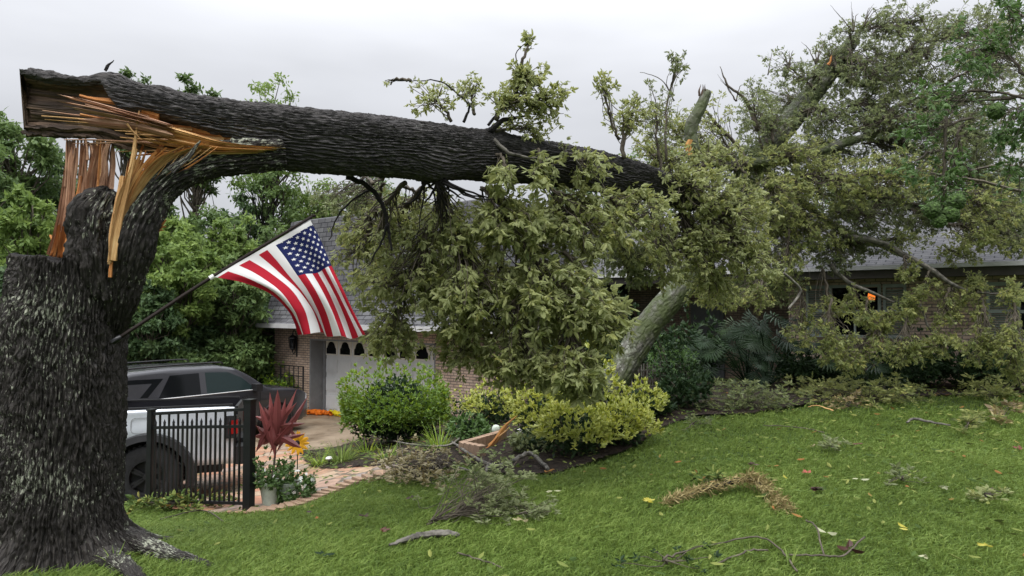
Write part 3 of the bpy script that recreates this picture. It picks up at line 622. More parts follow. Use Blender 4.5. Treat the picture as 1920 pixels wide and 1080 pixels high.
def truck():
    hd = math.atan2(-.316, -.949)
    e = empty('pickup_truck', (-6.66, 9.36, -1.05), 'silver white pickup with black fender flares behind the black fence panel', 'pickup truck', rz=hd)
    e.rotation_euler = (R(3.2), 0, hd)
    WR, WF, AR = -1.72, 1.77, .53
    def zb(x):
        z = np.full(np.shape(x), .52)
        for c in (WR, WF): d = np.abs(x - c); z = np.where(d < AR, np.maximum(z, .42 + np.sqrt(np.clip(AR**2 - d**2, 0, 1))), z)
        return z
    zt = lambda x: np.interp(x, [-2.77, -2.75, .95, 1.05, 2.35, 2.6, 2.62], [1.26, 1.285, 1.285, 1.27, 1.20, 1.10, .9])
    def W(x, z): x = np.asarray(x, float); z = np.asarray(z, float); return .90 - .03*np.clip((.8-z)/.3, 0, 1)**2 - .16*np.clip((x-1.0)/1.6, 0, 1) - .02*np.clip((-2.65-x)/.12, 0, 1) + .012*np.exp(-((z-1.0)/.1)**2)
    xs = np.unique(np.concatenate([np.linspace(-2.77, 2.62, 70), [-2.76, 2.61], [c + AR*math.cos(a) for c in (WR, WF) for a in np.linspace(0, np.pi, 17)]]))
    shell('body', xs, zt, zb, W, 14, [M['paint_w'], M['dark_in']], e, crown=.0, rnd_=.035, topm=lambda x: np.where(x < -1.05, 1, 0))  # flat bed top; near-black colour stands in for shade inside an open bed
    # cab
    pr = [(-1.08, 1.27), (-1.05, 1.83), (-.9, 1.87), (.35, 1.86), (.5, 1.80), (.92, 1.27)]
    b = MB(); wd = lambda z: .86 - .22*(z-1.27)
    V = [(x, s*wd(z), z) for s in (1, -1) for x, z in pr]; n = len(pr); b.add(V, [tuple(range(n)), tuple(range(2*n-1, n-1, -1))] + [(i+1, i, n+i, n+i+1) for i in range(n-1)]); bevel(b.build('cab', M['plas'], e, local=True), .03, 2)
    Wc = lambda x, z: .86 - .22*(np.asarray(z)-1.27)
    sidepoly('window', [(-.98, 1.33), (-.28, 1.33), (-.28, 1.76), (-.95, 1.76)], Wc, M['glass'], e, .006); sidepoly('window', [(-.18, 1.33), (.78, 1.33), (.46, 1.74), (-.18, 1.76)], Wc, M['glass'], e, .006)
    b = MB(); b.add([(.90, -.74, 1.33), (.90, .74, 1.33), (.52, .68, 1.77), (.52, -.68, 1.77)], [(0, 1, 2, 3)]); o = b.build('windshield', M['glass'], e, local=True); o.location = (.025, 0, .012)
    b = MB(); b.add([(-1.09, -.7, 1.38), (-1.09, .7, 1.38), (-1.075, .66, 1.75), (-1.075, -.66, 1.75)], [(3, 2, 1, 0)]); b.build('rear_window', M['glass'], e, local=True)
    for s in (1, -1):
        b = MB()
        b.box(-2.74, -1.15, min(s*.86, s*.80), max(s*.86, s*.80), 1.288, 1.315); bevel(b.build('bed_rail_cap', M['plas'], e, local=True), .008, 1)
        for c in (WR, WF):
            pts = [(c + (AR+.04)*1.02*math.cos(a), .42 + (AR+.04)*math.sin(a)) for a in np.linspace(-.25, np.pi+.25, 24)]
            b = MB(); q = []
            for x, z in pts: q.append((x, z))
            inner = [(c + (AR-.05)*math.cos(a), .42 + (AR-.06)*math.sin(a)) for a in np.linspace(-.25, np.pi+.25, 24)]
            y0, y1 = s*.80, s*1.0; VV = []; n = 24
            for (x, z), (u, v) in zip(pts, inner): VV += [(x, s*.88, z), (x, s*.985, z-.02), (u, s*1.0, v), (u, s*.74, v)]
            F_ = [(4*i+k, 4*i+(k+1) % 4, 4*i+4+(k+1) % 4, 4*i+4+k) for i in range(n-1) for k in range(4)] + [(0, 1, 2, 3), (4*n-1, 4*n-2, 4*n-3, 4*n-4)]
            b.add(VV, F_); b.build('fender_flare', M['plas'], e, smooth=False, local=True)
            wheel(e, c, s*.80, .415, .27, .225, s, 'plas')
        b = MB(); b.box(-2.80, -2.66, min(s*.70, s*.925), max(s*.70, s*.925), .86, 1.16); bevel(b.build('tail_light_housing', M['plas'], e, local=True), .015, 2)
        b = MB(); b.box(-2.815, -2.70, min(s*.78, s*.94), max(s*.78, s*.94), .92, 1.10); bevel(b.build('tail_light', M['red'], e, local=True), .012, 2)
        b = MB(); b.box(2.55, 2.66, min(s*.45, s*.68), max(s*.45, s*.68), .92, 1.12); bevel(b.build('headlight', M['lens'], e, local=True), .02, 2)
        b = MB(); b.box(.72, .88, min(s*.86, s*1.12), max(s*.86, s*1.12), 1.30, 1.48); bevel(b.build('mirror', M['plas'], e, local=True), .03, 2)
        b = MB()
        for xx in (-1.06, -.23, .88): b.tube([(xx, s*(float(W(xx, z))+.001), z) for z in np.linspace(.56, 1.24, 8)], .006, 5)
        b.build('door_seam', M['plas'], e, local=True)
    b = MB()
    for a0 in range(1): 
        q = [(-1.64 + .125*math.cos(t)*(abs(math.cos(t))**-.0), .905, 1.03 + .105*math.sin(t)) for t in np.linspace(0, 2*np.pi, 25)]
        q = [(-1.64 + .12*np.sign(math.cos(t))*abs(math.cos(t))**.45, float(W(-1.6, 1.05))+.003, 1.085 + .10*np.sign(math.sin(t))*abs(math.sin(t))**.45) for t in np.linspace(0, 2*np.pi, 29)]
        b.tube(q, .004, 5, cap=False)
    b.build('fuel_door', M['jamb'], e, local=True)
    b = MB(); b.box(-2.96, -2.76, -.86, .86, .50, .74).box(-2.93, -2.74, -.4, .4, .74, .80); bevel(b.build('rear_bumper', M['plas'], e, local=True), .03, 2)
    b = MB(); b.box(-2.80, -2.76, -.68, .68, .78, 1.27); bevel(b.build('tailgate', M['plas'], e, local=True), .012, 2)
    b = MB(); b.box(2.6, 2.85, -.85, .85, .52, .76); bevel(b.build('front_bumper', M['plas'], e, local=True), .03, 2)
    b = MB(); b.box(2.60, 2.635, -.42, .42, .82, 1.14); b.build('grille', M['plas'], e, local=True)
    b = MB(); b.box(-2.6, 2.4, -.62, .62, .38, .85); b.build('underbody', M['plas'], e, local=True)
truck()

# ------------------------------------------------------------------ black fence panel
def fence():
    a = G(281, 947); c = G(466, 957); e = empty('fence_panel', (a + c) / 2, 'black metal picket fence panel between two square posts beside the big trunk', 'fence')
    za, zc = P(281, 770, a[1])[2], P(466, 757, c[1])[2]
    for p, zt_, wd in ((a, za, .032), (c, zc + .03, .045)):
        b = MB(); an = math.atan2(c[1]-a[1], c[0]-a[0]); Mx = Matrix.Translation((p[0], p[1], 0)) @ Matrix.Rotation(an, 4, 'Z')
        b.box(-wd, wd, -wd, wd, p[2]-.2, zt_, 0, Mx); b.box(-wd-.008, wd+.008, -wd-.008, wd+.008, zt_, zt_+.02, 0, Mx); bevel(b.build('post', M['blk'], e), .005, 1)
    d = c - a; bz = [P(281, 938, a[1])[2] , P(466, 944, c[1])[2]]
    def pt(s, z): return np.array([a[0]+d[0]*s, a[1]+d[1]*s, z])
    tops = (P(281, 776, a[1])[2], P(466, 767, c[1])[2]); mids = (P(281, 802, a[1])[2], P(466, 799, c[1])[2])
    an = math.atan2(d[1], d[0])
    for zz in (tops, mids, bz):
        b = MB(); L_ = math.hypot(d[0], d[1]); Mx = Matrix.Translation((a[0], a[1], zz[0])) @ Matrix.Rotation(an, 4, 'Z') @ Matrix.Rotation(-math.atan2(zz[1]-zz[0], L_), 4, 'Y'); b.box(.03, L_-.04, -.014, .014, -.016, .016, 0, Mx); b.build('rail', M['blk'], e)
    n = 21
    for k in range(1, n):
        s = k / n; tall = k % 2 == 0; z0 = bz[0]*(1-s)+bz[1]*s; zt_ = (tops[0]*(1-s)+tops[1]*s) - .01 if tall else (tops[0]*.30+mids[0]*.70)*(1-s)+(tops[1]*.30+mids[1]*.70)*s
        p = pt(s, 0); Mx = Matrix.Translation((p[0], p[1], 0)) @ Matrix.Rotation(an, 4, 'Z'); b = MB(); b.box(-.009, .009, -.009, .009, z0, zt_, 0, Mx)
        if not tall: b.add([(np.array(Mx @ Vector(q))) for q in ((-.012, -.012, zt_), (.012, -.012, zt_), (.012, .012, zt_), (-.012, .012, zt_), (0, 0, zt_+.05))], [(0, 1, 4), (1, 2, 4), (2, 3, 4), (3, 0, 4)])
        b.build('picket', M['blk'], e)
fence()

# ------------------------------------------------------------------ flag
def flag():
    base = P(214, 640, 4.60); grip = P(395, 521, 4.86); tip = P(588, 404, 5.12)
    e = empty('flag', base, 'stars and stripes flag hanging from a slanted pole fixed to the big trunk', 'flag')
    b = MB(); b.tube([base, grip, tip], [.013, .013, .011], 10, sub=4); b.lathe([(0, .012), (.012, .008), (.016, 0), (.012, -.01)], tip, 10); b.build('pole', m_plain('dark_flag_pole', (.020, .014, .012), .75, .2), e, smooth=True)
    b = MB(); b.tube([base + (base-grip)*.02, base + (grip-base)*.07], .020, 10); b.build('bracket', M['blk'], e, smooth=True)
    b = MB(); b.tube([grip - (grip-base)*.01, grip + (tip-grip)*.03], .017, 10); b.build('ring', M['white'], e)
    def curve(pts, Ys, t):
        pts = np.array([P(x, y, Y) for (x, y), Y in zip(pts, Ys)]); d = np.r_[0, np.cumsum(np.linalg.norm(np.diff(pts, axis=0), axis=1))]; d /= d[-1]
        q, _ = crs(pts, np.ones(len(pts)), 12); dq = np.r_[0, np.cumsum(np.linalg.norm(np.diff(q, axis=0), axis=1))]; dq /= dq[-1]
        return np.stack([np.interp(t, dq, q[:, k]) for k in range(3)], -1)
    hs = ([(582, 413), (490, 467), (400, 519)], [5.10, 4.98, 4.86])
    tp = ([(582, 413), (602, 450), (622, 494), (646, 540), (668, 584), (691, 626)], [5.10, 5.12, 5.10, 5.08, 5.12, 5.10])
    bt = ([(400, 519), (450, 529), (500, 550), (532, 582), (544, 606), (551, 629)], [4.86, 4.84, 4.82, 4.85, 4.9, 4.92])
    fl = ([(691, 626), (657, 634), (622, 629), (586, 625), (551, 629)], [5.10, 5.05, 5.06, 4.98, 4.92])
    def S(u, v):
        u = np.asarray(u, float); v = np.asarray(v, float); uu = u ** (1.5 - .5*v)
        c0 = curve(*hs, uu); c1 = curve(*fl, uu); d0 = curve(*tp, v); d1 = curve(*bt, v)
        A, B, C, D = [np.array(P(*q)) for q in ((582, 413, 5.10), (691, 626, 5.10), (400, 519, 4.86), (551, 629, 4.92))]
        U = uu[..., None]; Vv = v[..., None]
        s = (1-Vv)*c0 + Vv*c1 + (1-U)*d0 + U*d1 - ((1-U)*(1-Vv)*A + (1-U)*Vv*B + U*(1-Vv)*C + U*Vv*D)
        amp = .085 * v**.8
        f = np.sin(uu*2*np.pi*2.6 + 1.2*v + .4) * amp + .03*v*np.sin(uu*22 + 2*v)
        s[..., 1] -= f; s[..., 0] += .028*np.sin(uu*2*np.pi*2.6 + 2.2)*v * np.sin(np.pi*uu)
        s[..., 2] += .012*np.sin(uu*2*np.pi*3 + 1)*v*np.sin(np.pi*uu)
        return s
    nu, nv = 13*6, 80; U, Vv = np.meshgrid(np.linspace(0, 1, nu+1), np.linspace(0, 1, nv+1), indexing='ij'); V = S(U, Vv).reshape(-1, 3)
    idx = np.arange((nu+1)*(nv+1)).reshape(nu+1, nv+1); Q = np.stack([idx[:-1, :-1], idx[1:, :-1], idx[1:, 1:], idx[:-1, 1:]], -1).reshape(-1, 4)
    iu, iv = np.meshgrid(np.arange(nu), np.arange(nv), indexing='ij'); st = iu // 6; fm = np.where(iv < 3, 1, np.where((st < 7) & (iv < nv*.40), 2, np.where(st % 2 == 0, 0, 1)))
    VV = [V]; FF = [Q]; fmm = [fm.ravel()]; n0 = len(V); tris = []
    # stars, sewn on both faces
    eps = 1e-3
    for r in range(9):
        nc = 6 if r % 2 == 0 else 5
        for k in range(nc):
            cu = (r+1)/10*7/13; cv = (k+1 - (0 if r % 2 else .5))/6.0*.40 if r % 2 == 0 else (k+1)/6.0*.40
            ang = np.linspace(0, 2*np.pi, 11)[:-1]; rr = np.where(np.arange(10) % 2 == 0, .0285, .0120)
            us = np.r_[cu, cu - rr*np.cos(ang)]; vs_ = np.r_[cv, cv + rr*np.sin(ang)/1.75]
            p = S(np.clip(us, 0, 1), np.clip(vs_, 0, 1)); c0 = p[0]; nn = np.cross(S(np.array(cu+eps), np.array(cv)) - S(np.array(cu-eps), np.array(cv)), S(np.array(cu), np.array(cv+eps)) - S(np.array(cu), np.array(cv-eps))); nn = nn.ravel()/np.linalg.norm(nn)
            for s in (1, -1):
                VV.append(p + nn*s*.0025); tris += [(n0, n0+1+i, n0+1+(i+1) % 10) for i in range(10)]; n0 += 11
    # back to front: quads then tris
    mesh_np('flag_cloth', np.concatenate(VV), [Q, np.array(tris)], [M['f_red'], M['f_white'], M['f_blue']], e, fmat=np.r_[fm.ravel(), np.ones(len(tris), int)], smooth=True)
flag()
# ------------------------------------------------------------------ foliage helpers
def unit(a): return a / (np.linalg.norm(a, axis=-1, keepdims=True) + 1e-9)
def leaves(name, base, d, nrm, ln, wd, mat, parent=None, rnd=None, hi=False, fold=.25, droop=.15, extraV=None, extraF=None):
    """one mesh of many leaves: base (n,3), direction, face normal, length, width"""
    n = len(base); d = unit(d); s = unit(np.cross(d, nrm)); u = np.cross(s, d); ln = np.broadcast_to(ln, n)[:, None]; wd = np.broadcast_to(wd, n)[:, None]
    if rnd is None: rnd = rng.random(n)
    if hi:
        prof = [(0, 0, 0), (.32, .5, -1), (.32, -.5, -1), (.70, .40, -1), (.70, -.40, -1), (1, 0, 0), (.32, 0, 0), (.70, 0, 0)]
        F_ = [[(0, 6, 1)], [(0, 2, 6)], [(5, 3, 7)], [(5, 7, 4)]]; Q_ = [(6, 7, 3, 1), (2, 4, 7, 6)]
        V = np.stack([base + d*ln*a + s*wd*b_ + u*(wd*fold*(1.0 if c == 0 else 0.0) - ln*droop*a*a) for a, b_, c in prof], 1)
        o = np.arange(n)[:, None]*8; T = np.concatenate([o + np.array(f[0]) for f in F_]); Q = np.concatenate([o + np.array(q) for q in Q_]); k = 8
    else:
        V = np.stack([base, base + d*ln*.45 + s*wd*.5 - u*wd*fold*.6, base + d*ln - u*ln*droop, base + d*ln*.45 - s*wd*.5 - u*wd*fold*.6], 1)
        o = np.arange(n)[:, None]*4; T = np.concatenate([o + np.array([0, 1, 2]), o + np.array([0, 2, 3])]); Q = np.zeros((0, 4), int); k = 4
    V = V.reshape(-1, 3)
    return mesh_np(name, V, [T, Q] if len(Q) else [T], mat, parent, rnd=np.repeat(rnd, k))
def rdir(n): return unit(rng.normal(size=(n, 3)))
def tangle(nm, P0, P1, r0, r1, mat, parent, seg=4, k=4, jit=.06, name_pts=False):
    """many thin twigs as one mesh, P0->P1 (n,3)"""
    n = len(P0); t = np.linspace(0, 1, k+1); L_ = np.linalg.norm(P1-P0, axis=1)[:, None]
    mid = rng.normal(size=(n, 3))*L_*jit*2; mid2 = rng.normal(size=(n, 3))*L_*jit
    C = P0[:, None]*(1-t)[None, :, None] + P1[:, None]*t[None, :, None] + mid[:, None]*(t*(1-t))[None, :, None] + mid2[:, None]*np.sin(t*6.28)[None, :, None]*.6
    d = unit(P1-P0); s = unit(np.cross(d, rng.normal(size=(n, 3)))); u = np.cross(d, s); a = np.arange(seg)*2*np.pi/seg
    rad = (np.broadcast_to(r0, n)[:, None]*(1-t) + np.broadcast_to(r1, n)[:, None]*t)
    V = C[:, :, None] + (np.cos(a)[None, None, :, None]*s[:, None, None] + np.sin(a)[None, None, :, None]*u[:, None, None])*rad[:, :, None, None]
    idx = np.arange(n*(k+1)*seg).reshape(n, k+1, seg); nx = np.roll(idx, -1, 2)
    Q = np.stack([idx[:, :-1], nx[:, :-1], nx[:, 1:], idx[:, 1:]], -1).reshape(-1, 4)
    return mesh_np(nm, V.reshape(-1, 3), [Q], mat, parent, smooth=True, uv=np.zeros((V.reshape(-1, 3).shape[0], 2)))
def compound(pos, ax, nr, L_, nl=5):
    """leaflets of compound leaves: returns base, dir, normal, len, owner"""
    n = len(pos); ax = unit(ax); sd = unit(np.cross(ax, nr)); up = np.cross(sd, ax); B, D, Nn, Ln, ow = [], [], [], [], []
    spec = [(1.0, 0, 1.0)] + [(.92 - .32*i, s, .92 - .18*i) for i in range((nl-1)//2) for s in (1, -1)]
    L_ = np.broadcast_to(L_, n)
    for f, s, sz in spec:
        th = (.85 + .25*rng.random(n))*s; dd = ax*np.cos(th)[:, None] + sd*np.sin(th)[:, None] + rng.normal(0, .24, (n, 3)) + np.array([0, 0, -.10])
        B.append(pos + ax*(L_*f*.75)[:, None]); D.append(dd); Nn.append(up + rng.normal(0, .42, (n, 3))); Ln.append(L_*sz*(.62+.62*rng.random(n))*np.where(rng.random(n) < .08, .25, 1)); ow.append(np.arange(n))
    return np.concatenate(B), np.concatenate(D), np.concatenate(Nn), np.concatenate(Ln), np.concatenate(ow)
def blob_pts(x, y, rx, ry, Y, rY, n):
    u = rdir(n)*(rng.random((n, 1))**.42); px = x + u[:, 0]*rx; py = y + u[:, 2]*ry; Yy = Y + u[:, 1]*rY
    return np.array([P(a, b_, c) for a, b_, c in zip(px, py, Yy)])
def spray_branch(parent, att, blob, n, L_, mat, bmat=None, r0=.03, k=7, nl=5, droop=.35, label=None, ratio=.42, hi=True, stub=False):
    """a branch from att to the blob's middle, side twigs to n tips, a whorl of k compound leaves at each tip"""
    bmat = bmat or M['twig']; x, y, rx, ry, Y, rY = blob
    att = P(*att); c = P(x, y, Y); tips = blob_pts(x, y, rx, ry, Y, rY, n)
    mid = (att + c)/2 + rng.normal(0, .12, 3)*np.linalg.norm(c-att)*.5; mid[2] += .05
    line, rad = crs(np.array([att, mid, c]), np.array([r0, r0*.75, r0*.4]), 6)
    b = MB(); b.tube(line, rad, 8, jit=.008); br = b.build('branch', bmat, parent, smooth=True)
    if label: br['label'] = label
    w_ = rng.random(n)**.7; st = np.stack([np.interp(w_, np.linspace(0, 1, len(line)), line[:, q]) for q in range(3)], 1)
    tw = tangle('twig', st, tips, r0*.28, .0025, bmat, br, 4, 5, .07)
    d0 = unit(tips - st + np.array([0, 0, -droop*.3])); pos = np.repeat(tips, k, 0); dd = np.repeat(d0, k, 0)
    ax = unit(dd*.5 + rdir(n*k)*1.0 + np.array([0, 0, -droop])); pos = pos - dd*(rng.random((n*k, 1))**1.5)*.28*L_/.1
    nr = unit(np.array([0, 0, 1.]) + rng.normal(0, .75, (n*k, 3)) + np.array([0, -.25, 0])); cr = np.repeat(rng.random(n), k)
    B, D, Nn, Ln, ow = compound(pos, ax, nr, L_*(.75+.5*rng.random(n*k)), nl); r = np.clip((.62*cr[ow] + .62*rng.random(len(ow)) - .12), 0, .999)
    leaves('foliage', B, D, Nn, Ln, Ln*ratio, mat, br, r, hi=hi)
    return br
def bush(name, c, rx, ry, h, n, L_, mat, label, cat, ratio=.4, group=None, up=.5, low=.15, parts='foliage', stems=10, stemm=None, inner=None, hi=True, lump=.25, flat=0):
    e = empty(name, c, label, cat, group); c = np.array(c, float)
    u = rdir(n); u[:, 2] = np.abs(u[:, 2])*(1-low) - low*rng.random(n); u = unit(u)
    rr = (1 - .32*rng.random(n)**1.6) * (1 + lump*(fbm(u[:, 0]*2.2+c[0]*7, u[:, 1]*2.2, u[:, 2]*2.2, 3)-.5)*2)
    pos = c + np.array([0, 0, h*.42]) + u*rr[:, None]*np.array([rx, ry, h*.58]); pos[:, 2] = np.maximum(pos[:, 2], c[2]+.02)
    # whorls
    k = 5; P_ = np.repeat(pos, k, 0); dd = unit(np.repeat(u, k, 0)*.6 + rdir(n*k)*.7 + np.array([0, 0, up])); nr = unit(np.repeat(u, k, 0)*.5 + np.array([0, 0, 1]) + rng.normal(0, .5, (n*k, 3)))
    ln = L_*(.7+.6*rng.random(n*k)); cr = np.repeat(rng.random(n), k); r = np.clip(.6*cr+.45*rng.random(n*k)-.02, 0, .999)
    leaves(parts, P_, dd, nr, ln, ln*ratio, mat, e, r, hi=hi)
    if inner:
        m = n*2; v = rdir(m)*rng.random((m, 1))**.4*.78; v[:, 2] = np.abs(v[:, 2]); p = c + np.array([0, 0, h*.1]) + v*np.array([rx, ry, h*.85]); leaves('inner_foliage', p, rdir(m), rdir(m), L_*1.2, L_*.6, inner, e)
    s0 = c + np.c_[rng.normal(0, rx*.15, stems), rng.normal(0, ry*.15, stems), np.zeros(stems)]; s1 = pos[rng.integers(0, n, stems)]
    tangle('stems', s0, s1, .014, .005, stemm or M['twig'], e, 5, 4)
    return e

# ------------------------------------------------------------------ the split tree
def lumpy(mesh_o, amp, fr): pass
def trunk_tube(name, pts, rads, mat, parent, seg=120, sub=10, ridge=.02, nr=26, lump=.08, flat=None, s=0, wob_=1.0, ds=None, mask=None, mats=None, capn=True):
    """bark-ridged tube; pts (n,3) centre line; flat(V, ringangle, t) may reshape it"""
    line, rad = crs(np.array(pts, float), np.array(rads, float), sub)
    ln = np.r_[0, np.cumsum(np.linalg.norm(np.diff(line, axis=0), axis=1))]
    m = max(8, int(ln[-1]/(ds or .022))); t = np.linspace(0, ln[-1], m); line = np.stack([np.interp(t, ln, line[:, q]) for q in range(3)], 1); rad = np.interp(t, ln, rad)
    for _ in range(3): line[1:-1] = (line[:-2]+line[1:-1]*2+line[2:])/4
    fr = frames(line); a = np.linspace(0, 2*np.pi, seg+1); A, T = np.meshgrid(a, t); U = A/(2*np.pi)
    ca, sa = np.cos(A), np.sin(A)
    warp = (fbm(ca*2.2+3, sa*2.2, T*2.2, 3, s)-.5)*2.6*wob_*nr/30 + (fbm(ca*7, sa*7+1, T*6, 2, s+5)-.5)*1.5
    ph = U*nr + warp; f = np.abs((ph % 1)*2-1); brk = fbm(ca*12, sa*12, T*7, 3, s+9)
    rd = f**1.3 * (.45 + .9*brk) ; fine = fbm(ca*26, sa*26, T*24, 3, s+3)-.5
    big = fbm(ca*1.3, sa*1.3, T*1.2, 3, s+7)-.5
    Rr = rad[:, None]*(1 + lump*2*big) + ridge*(rd-.35) + ridge*1.3*fine
    V = line[:, None] + (ca[..., None]*fr[0][:, None] + sa[..., None]*fr[1][:, None])*Rr[..., None]
    mk = None
    if flat: V, mk = flat(V, line, A, T, t, Rr)
    idx = np.arange(V.shape[0]*V.shape[1]).reshape(V.shape[:2]); Q = np.stack([idx[:-1, :-1], idx[:-1, 1:], idx[1:, 1:], idx[1:, :-1]], -1).reshape(-1, 4)
    uv = np.stack([A*rads[0] if False else A*np.mean(rads), T], -1).reshape(-1, 2)
    fm = None
    if mk is not None: fm = mk.ravel()[Q].max(1).astype(int)
    o = mesh_np(name, V.reshape(-1, 3), [Q], mats or mat, parent, uv=uv, smooth=True, fmat=fm)
    bm = bmesh.new(); bm.from_mesh(o.data); bm.verts.ensure_lookup_table(); ul = bm.loops.layers.uv.active
    bmesh.ops.remove_doubles(bm, verts=[bm.verts[i] for r in idx[:, [0, -1]] for i in r], dist=1e-5)
    eb = [e_ for e_ in bm.edges if e_.is_boundary]
    if capn:
        r = bmesh.ops.holes_fill(bm, edges=eb, sides=0)
        for f_ in r['faces']: f_.material_index = (len(o.data.materials)-1)
    bmesh.ops.recalc_face_normals(bm, faces=bm.faces); bm.to_mesh(o.data); bm.free()
    o.data.polygons.foreach_set('use_smooth', np.ones(len(o.data.polygons), bool))
    return o
TB = G(118, 1110, 3.2); TB = np.array([P(118, 800, 5.05)[0], 5.05, 0]); TB[2] = h1(TB[0], TB[1])
tree = empty('broken_tree', TB, 'huge dark-barked tree snapped above its stump, trunk fallen sideways across the picture', 'tree')
def stump_pts(): return [P(104, 1180, 5.15), P(106, 1085, 5.12), P(110, 1000, 5.10), P(114, 900, 5.08), P(117, 780, 5.06), P(119, 680, 5.05), P(124, 600, 5.04), P(132, 540, 5.03), P(136, 482, 5.02)]
def flare(V, line, A, T, t, Rr):
    # root flare and a ragged broken top
    z0 = h1(TB[0], TB[1]); hz = np.clip(1 - (V[..., 2] - z0 + .05)/.40, 0, 1.2)
    ang = np.arctan2(V[..., 1]-line[:, None, 1], V[..., 0]-line[:, None, 0])
    root = 1 + hz**2.4*(.30 + .45*np.clip(np.cos((ang+.25)*5+1.1), 0, 1)**2 + .30*np.exp(-((ang+.12)/.35)**2))
    V = line[:, None]*[1, 1, 0] + np.array([0, 0, 1])*V[..., 2:3]*1 + (V - line[:, None])*np.array([1, 1, 0])*root[..., None]
    zt = V[..., 2]; top = zt.max(); k = np.clip((T - t[-1] + .35)/.35, 0, 1)
    rag = (fbm(np.cos(A)*3.5, np.sin(A)*3.5, 2, 3, 31)-.5)*.20
    V = V.copy(); V[..., 2] += rag*k
    return V, None
st = trunk_tube('stump', stump_pts(), [.48, .425, .400, .388, .385, .382, .380, .374, .368], M['bark'], tree, seg=640, sub=8, ridge=.030, nr=78, lump=.05, flat=flare, ds=.012, mats=[M['bark'], M['rot']])
# roots spreading over the lawn
def root(pts, r, nm='root'):
    q = [G(x, y) + [0, 0, dz] for x, y, dz in pts]
    return trunk_tube(nm, q, r, M['bark'], tree, seg=28, ridge=.02, nr=9, lump=.18, ds=.02, s=5)
root([(170, 1030, .02), (235, 1026, .04), (290, 1040, .03), (345, 1050, .005), (400, 1056, -.03)], [.13, .11, .075, .045, .02])
root([(190, 1045, .0), (225, 1062, .0), (258, 1085, -.01), (285, 1115, -.05)], [.10, .08, .05, .03])
root([(170, 990, .02), (215, 990, .02), (262, 1000, .0), (295, 1012, -.04)], [.12, .09, .05, .02])
# rotten knob in the middle of the break
def knob():
    pts = [P(188, 540, 4.98), P(184, 490, 4.90), P(178, 440, 4.86), P(180, 402, 4.85), P(192, 376, 4.87), P(204, 355, 4.91)]
    return trunk_tube('rotten_heartwood', pts, [.20, .175, .150, .145, .105, .03], M['bark'], tree, seg=160, ridge=.040, nr=17, lump=.32, ds=.010, s=17)
knob()
# bark strip that bends from the stump into the log
pts = [P(205, 660, 5.10), P(226, 545, 4.96), P(243, 460, 4.90), P(262, 405, 4.91), P(292, 356, 4.94), P(336, 322, 4.98), P(390, 302, 5.05), P(450, 294, 5.14), P(530, 287, 5.28)]
trunk_tube('bent_bark', pts, [.04, .13, .165, .150, .130, .122, .118, .120, .12], M['bark'], tree, seg=200, ridge=.026, nr=22, lump=.08, ds=.010, s=21)
# the log
LOGY = lambda x: np.interp(x, [40, 300, 600, 1000, 1240, 1330], [4.86, 5.05, 5.55, 6.75, 7.9, 8.4])
def logp(x, y): return P(x, y, LOGY(x))
lp = [(50, 192), (120, 200), (190, 207), (260, 222), (340, 236), (430, 248), (520, 258), (600, 266), (700, 274), (800, 283), (900, 292), (1000, 303), (1100, 318), (1180, 334), (1240, 352), (1300, 372)]
lr_px = [60, 56, 52, 60, 59, 58, 58, 57, 55, 52, 46, 41, 37, 33, 29, 24]
def logflat(V, line, A, T, t, Rr):
    V = V.copy(); pxs = 960 + F*(line[:, 0]/line[:, 1])
    rel = V - line[:, None]; up = rel[..., 2]/Rr; toward = -rel[..., 1]/Rr
    # height (in radii) of the lower bark edge on the camera side
    edge = np.interp(pxs, [40, 100, 190, 235, 270, 340, 430, 520, 560], [.80, .72, .66, .05, .15, -.05, -.35, -.75, -2])[:, None]
    edge = edge + (fbm(T*6, 0, 0, 3, 3)-.5)*.25
    m = (up < edge) & (toward > -.35) ; dep = np.clip((edge - up)*3.5, 0, 1)*np.clip((toward+.35)*3, 0, 1)*m*np.clip((555-pxs)/120, 0, 1)[:, None]
    flatY = line[:, None, 1] - Rr*(.12 + .20*(fbm(up*3.0, T*1.2, 0, 3, 41)-.5) + .22*(fbm(up*9, T*1.0, 0, 3, 43)-.5))
    V[..., 1] = V[..., 1]*(1-dep) + flatY*dep
    # knot on the upper side and burl beneath
    for cx, cy, r_, am, ss in ((208, 150, .13, .075, 1), (815, 318, .15, .06, -1), (925, 262, .12, .045, 1), (300, 178, .10, .03, 1)):
        c = P(cx, cy, float(LOGY(cx)) - (.12 if ss < 0 else .06)); d = np.linalg.norm(V - c, axis=-1); V = V + unit(rel)*(am*np.exp(-(d/r_)**2))[..., None]
    # ragged left end
    k = np.clip(1 - T/.25, 0, 1); V[..., 0] -= k*(fbm(np.cos(A)*5, np.sin(A)*5, 0, 3, 8)-.5)*.12
    return V, (dep > .45)
trunk_tube('fallen_trunk', [logp(*p) for p in lp], [r*float(LOGY(p[0]))/F for r, p in zip(lr_px, lp)], M['bark_log'], tree, seg=420, sub=6, ridge=.024, nr=60, lump=.045, flat=logflat, ds=.012, s=2, wob_=.62, mats=[M['bark_log'], M['wood_dark']])
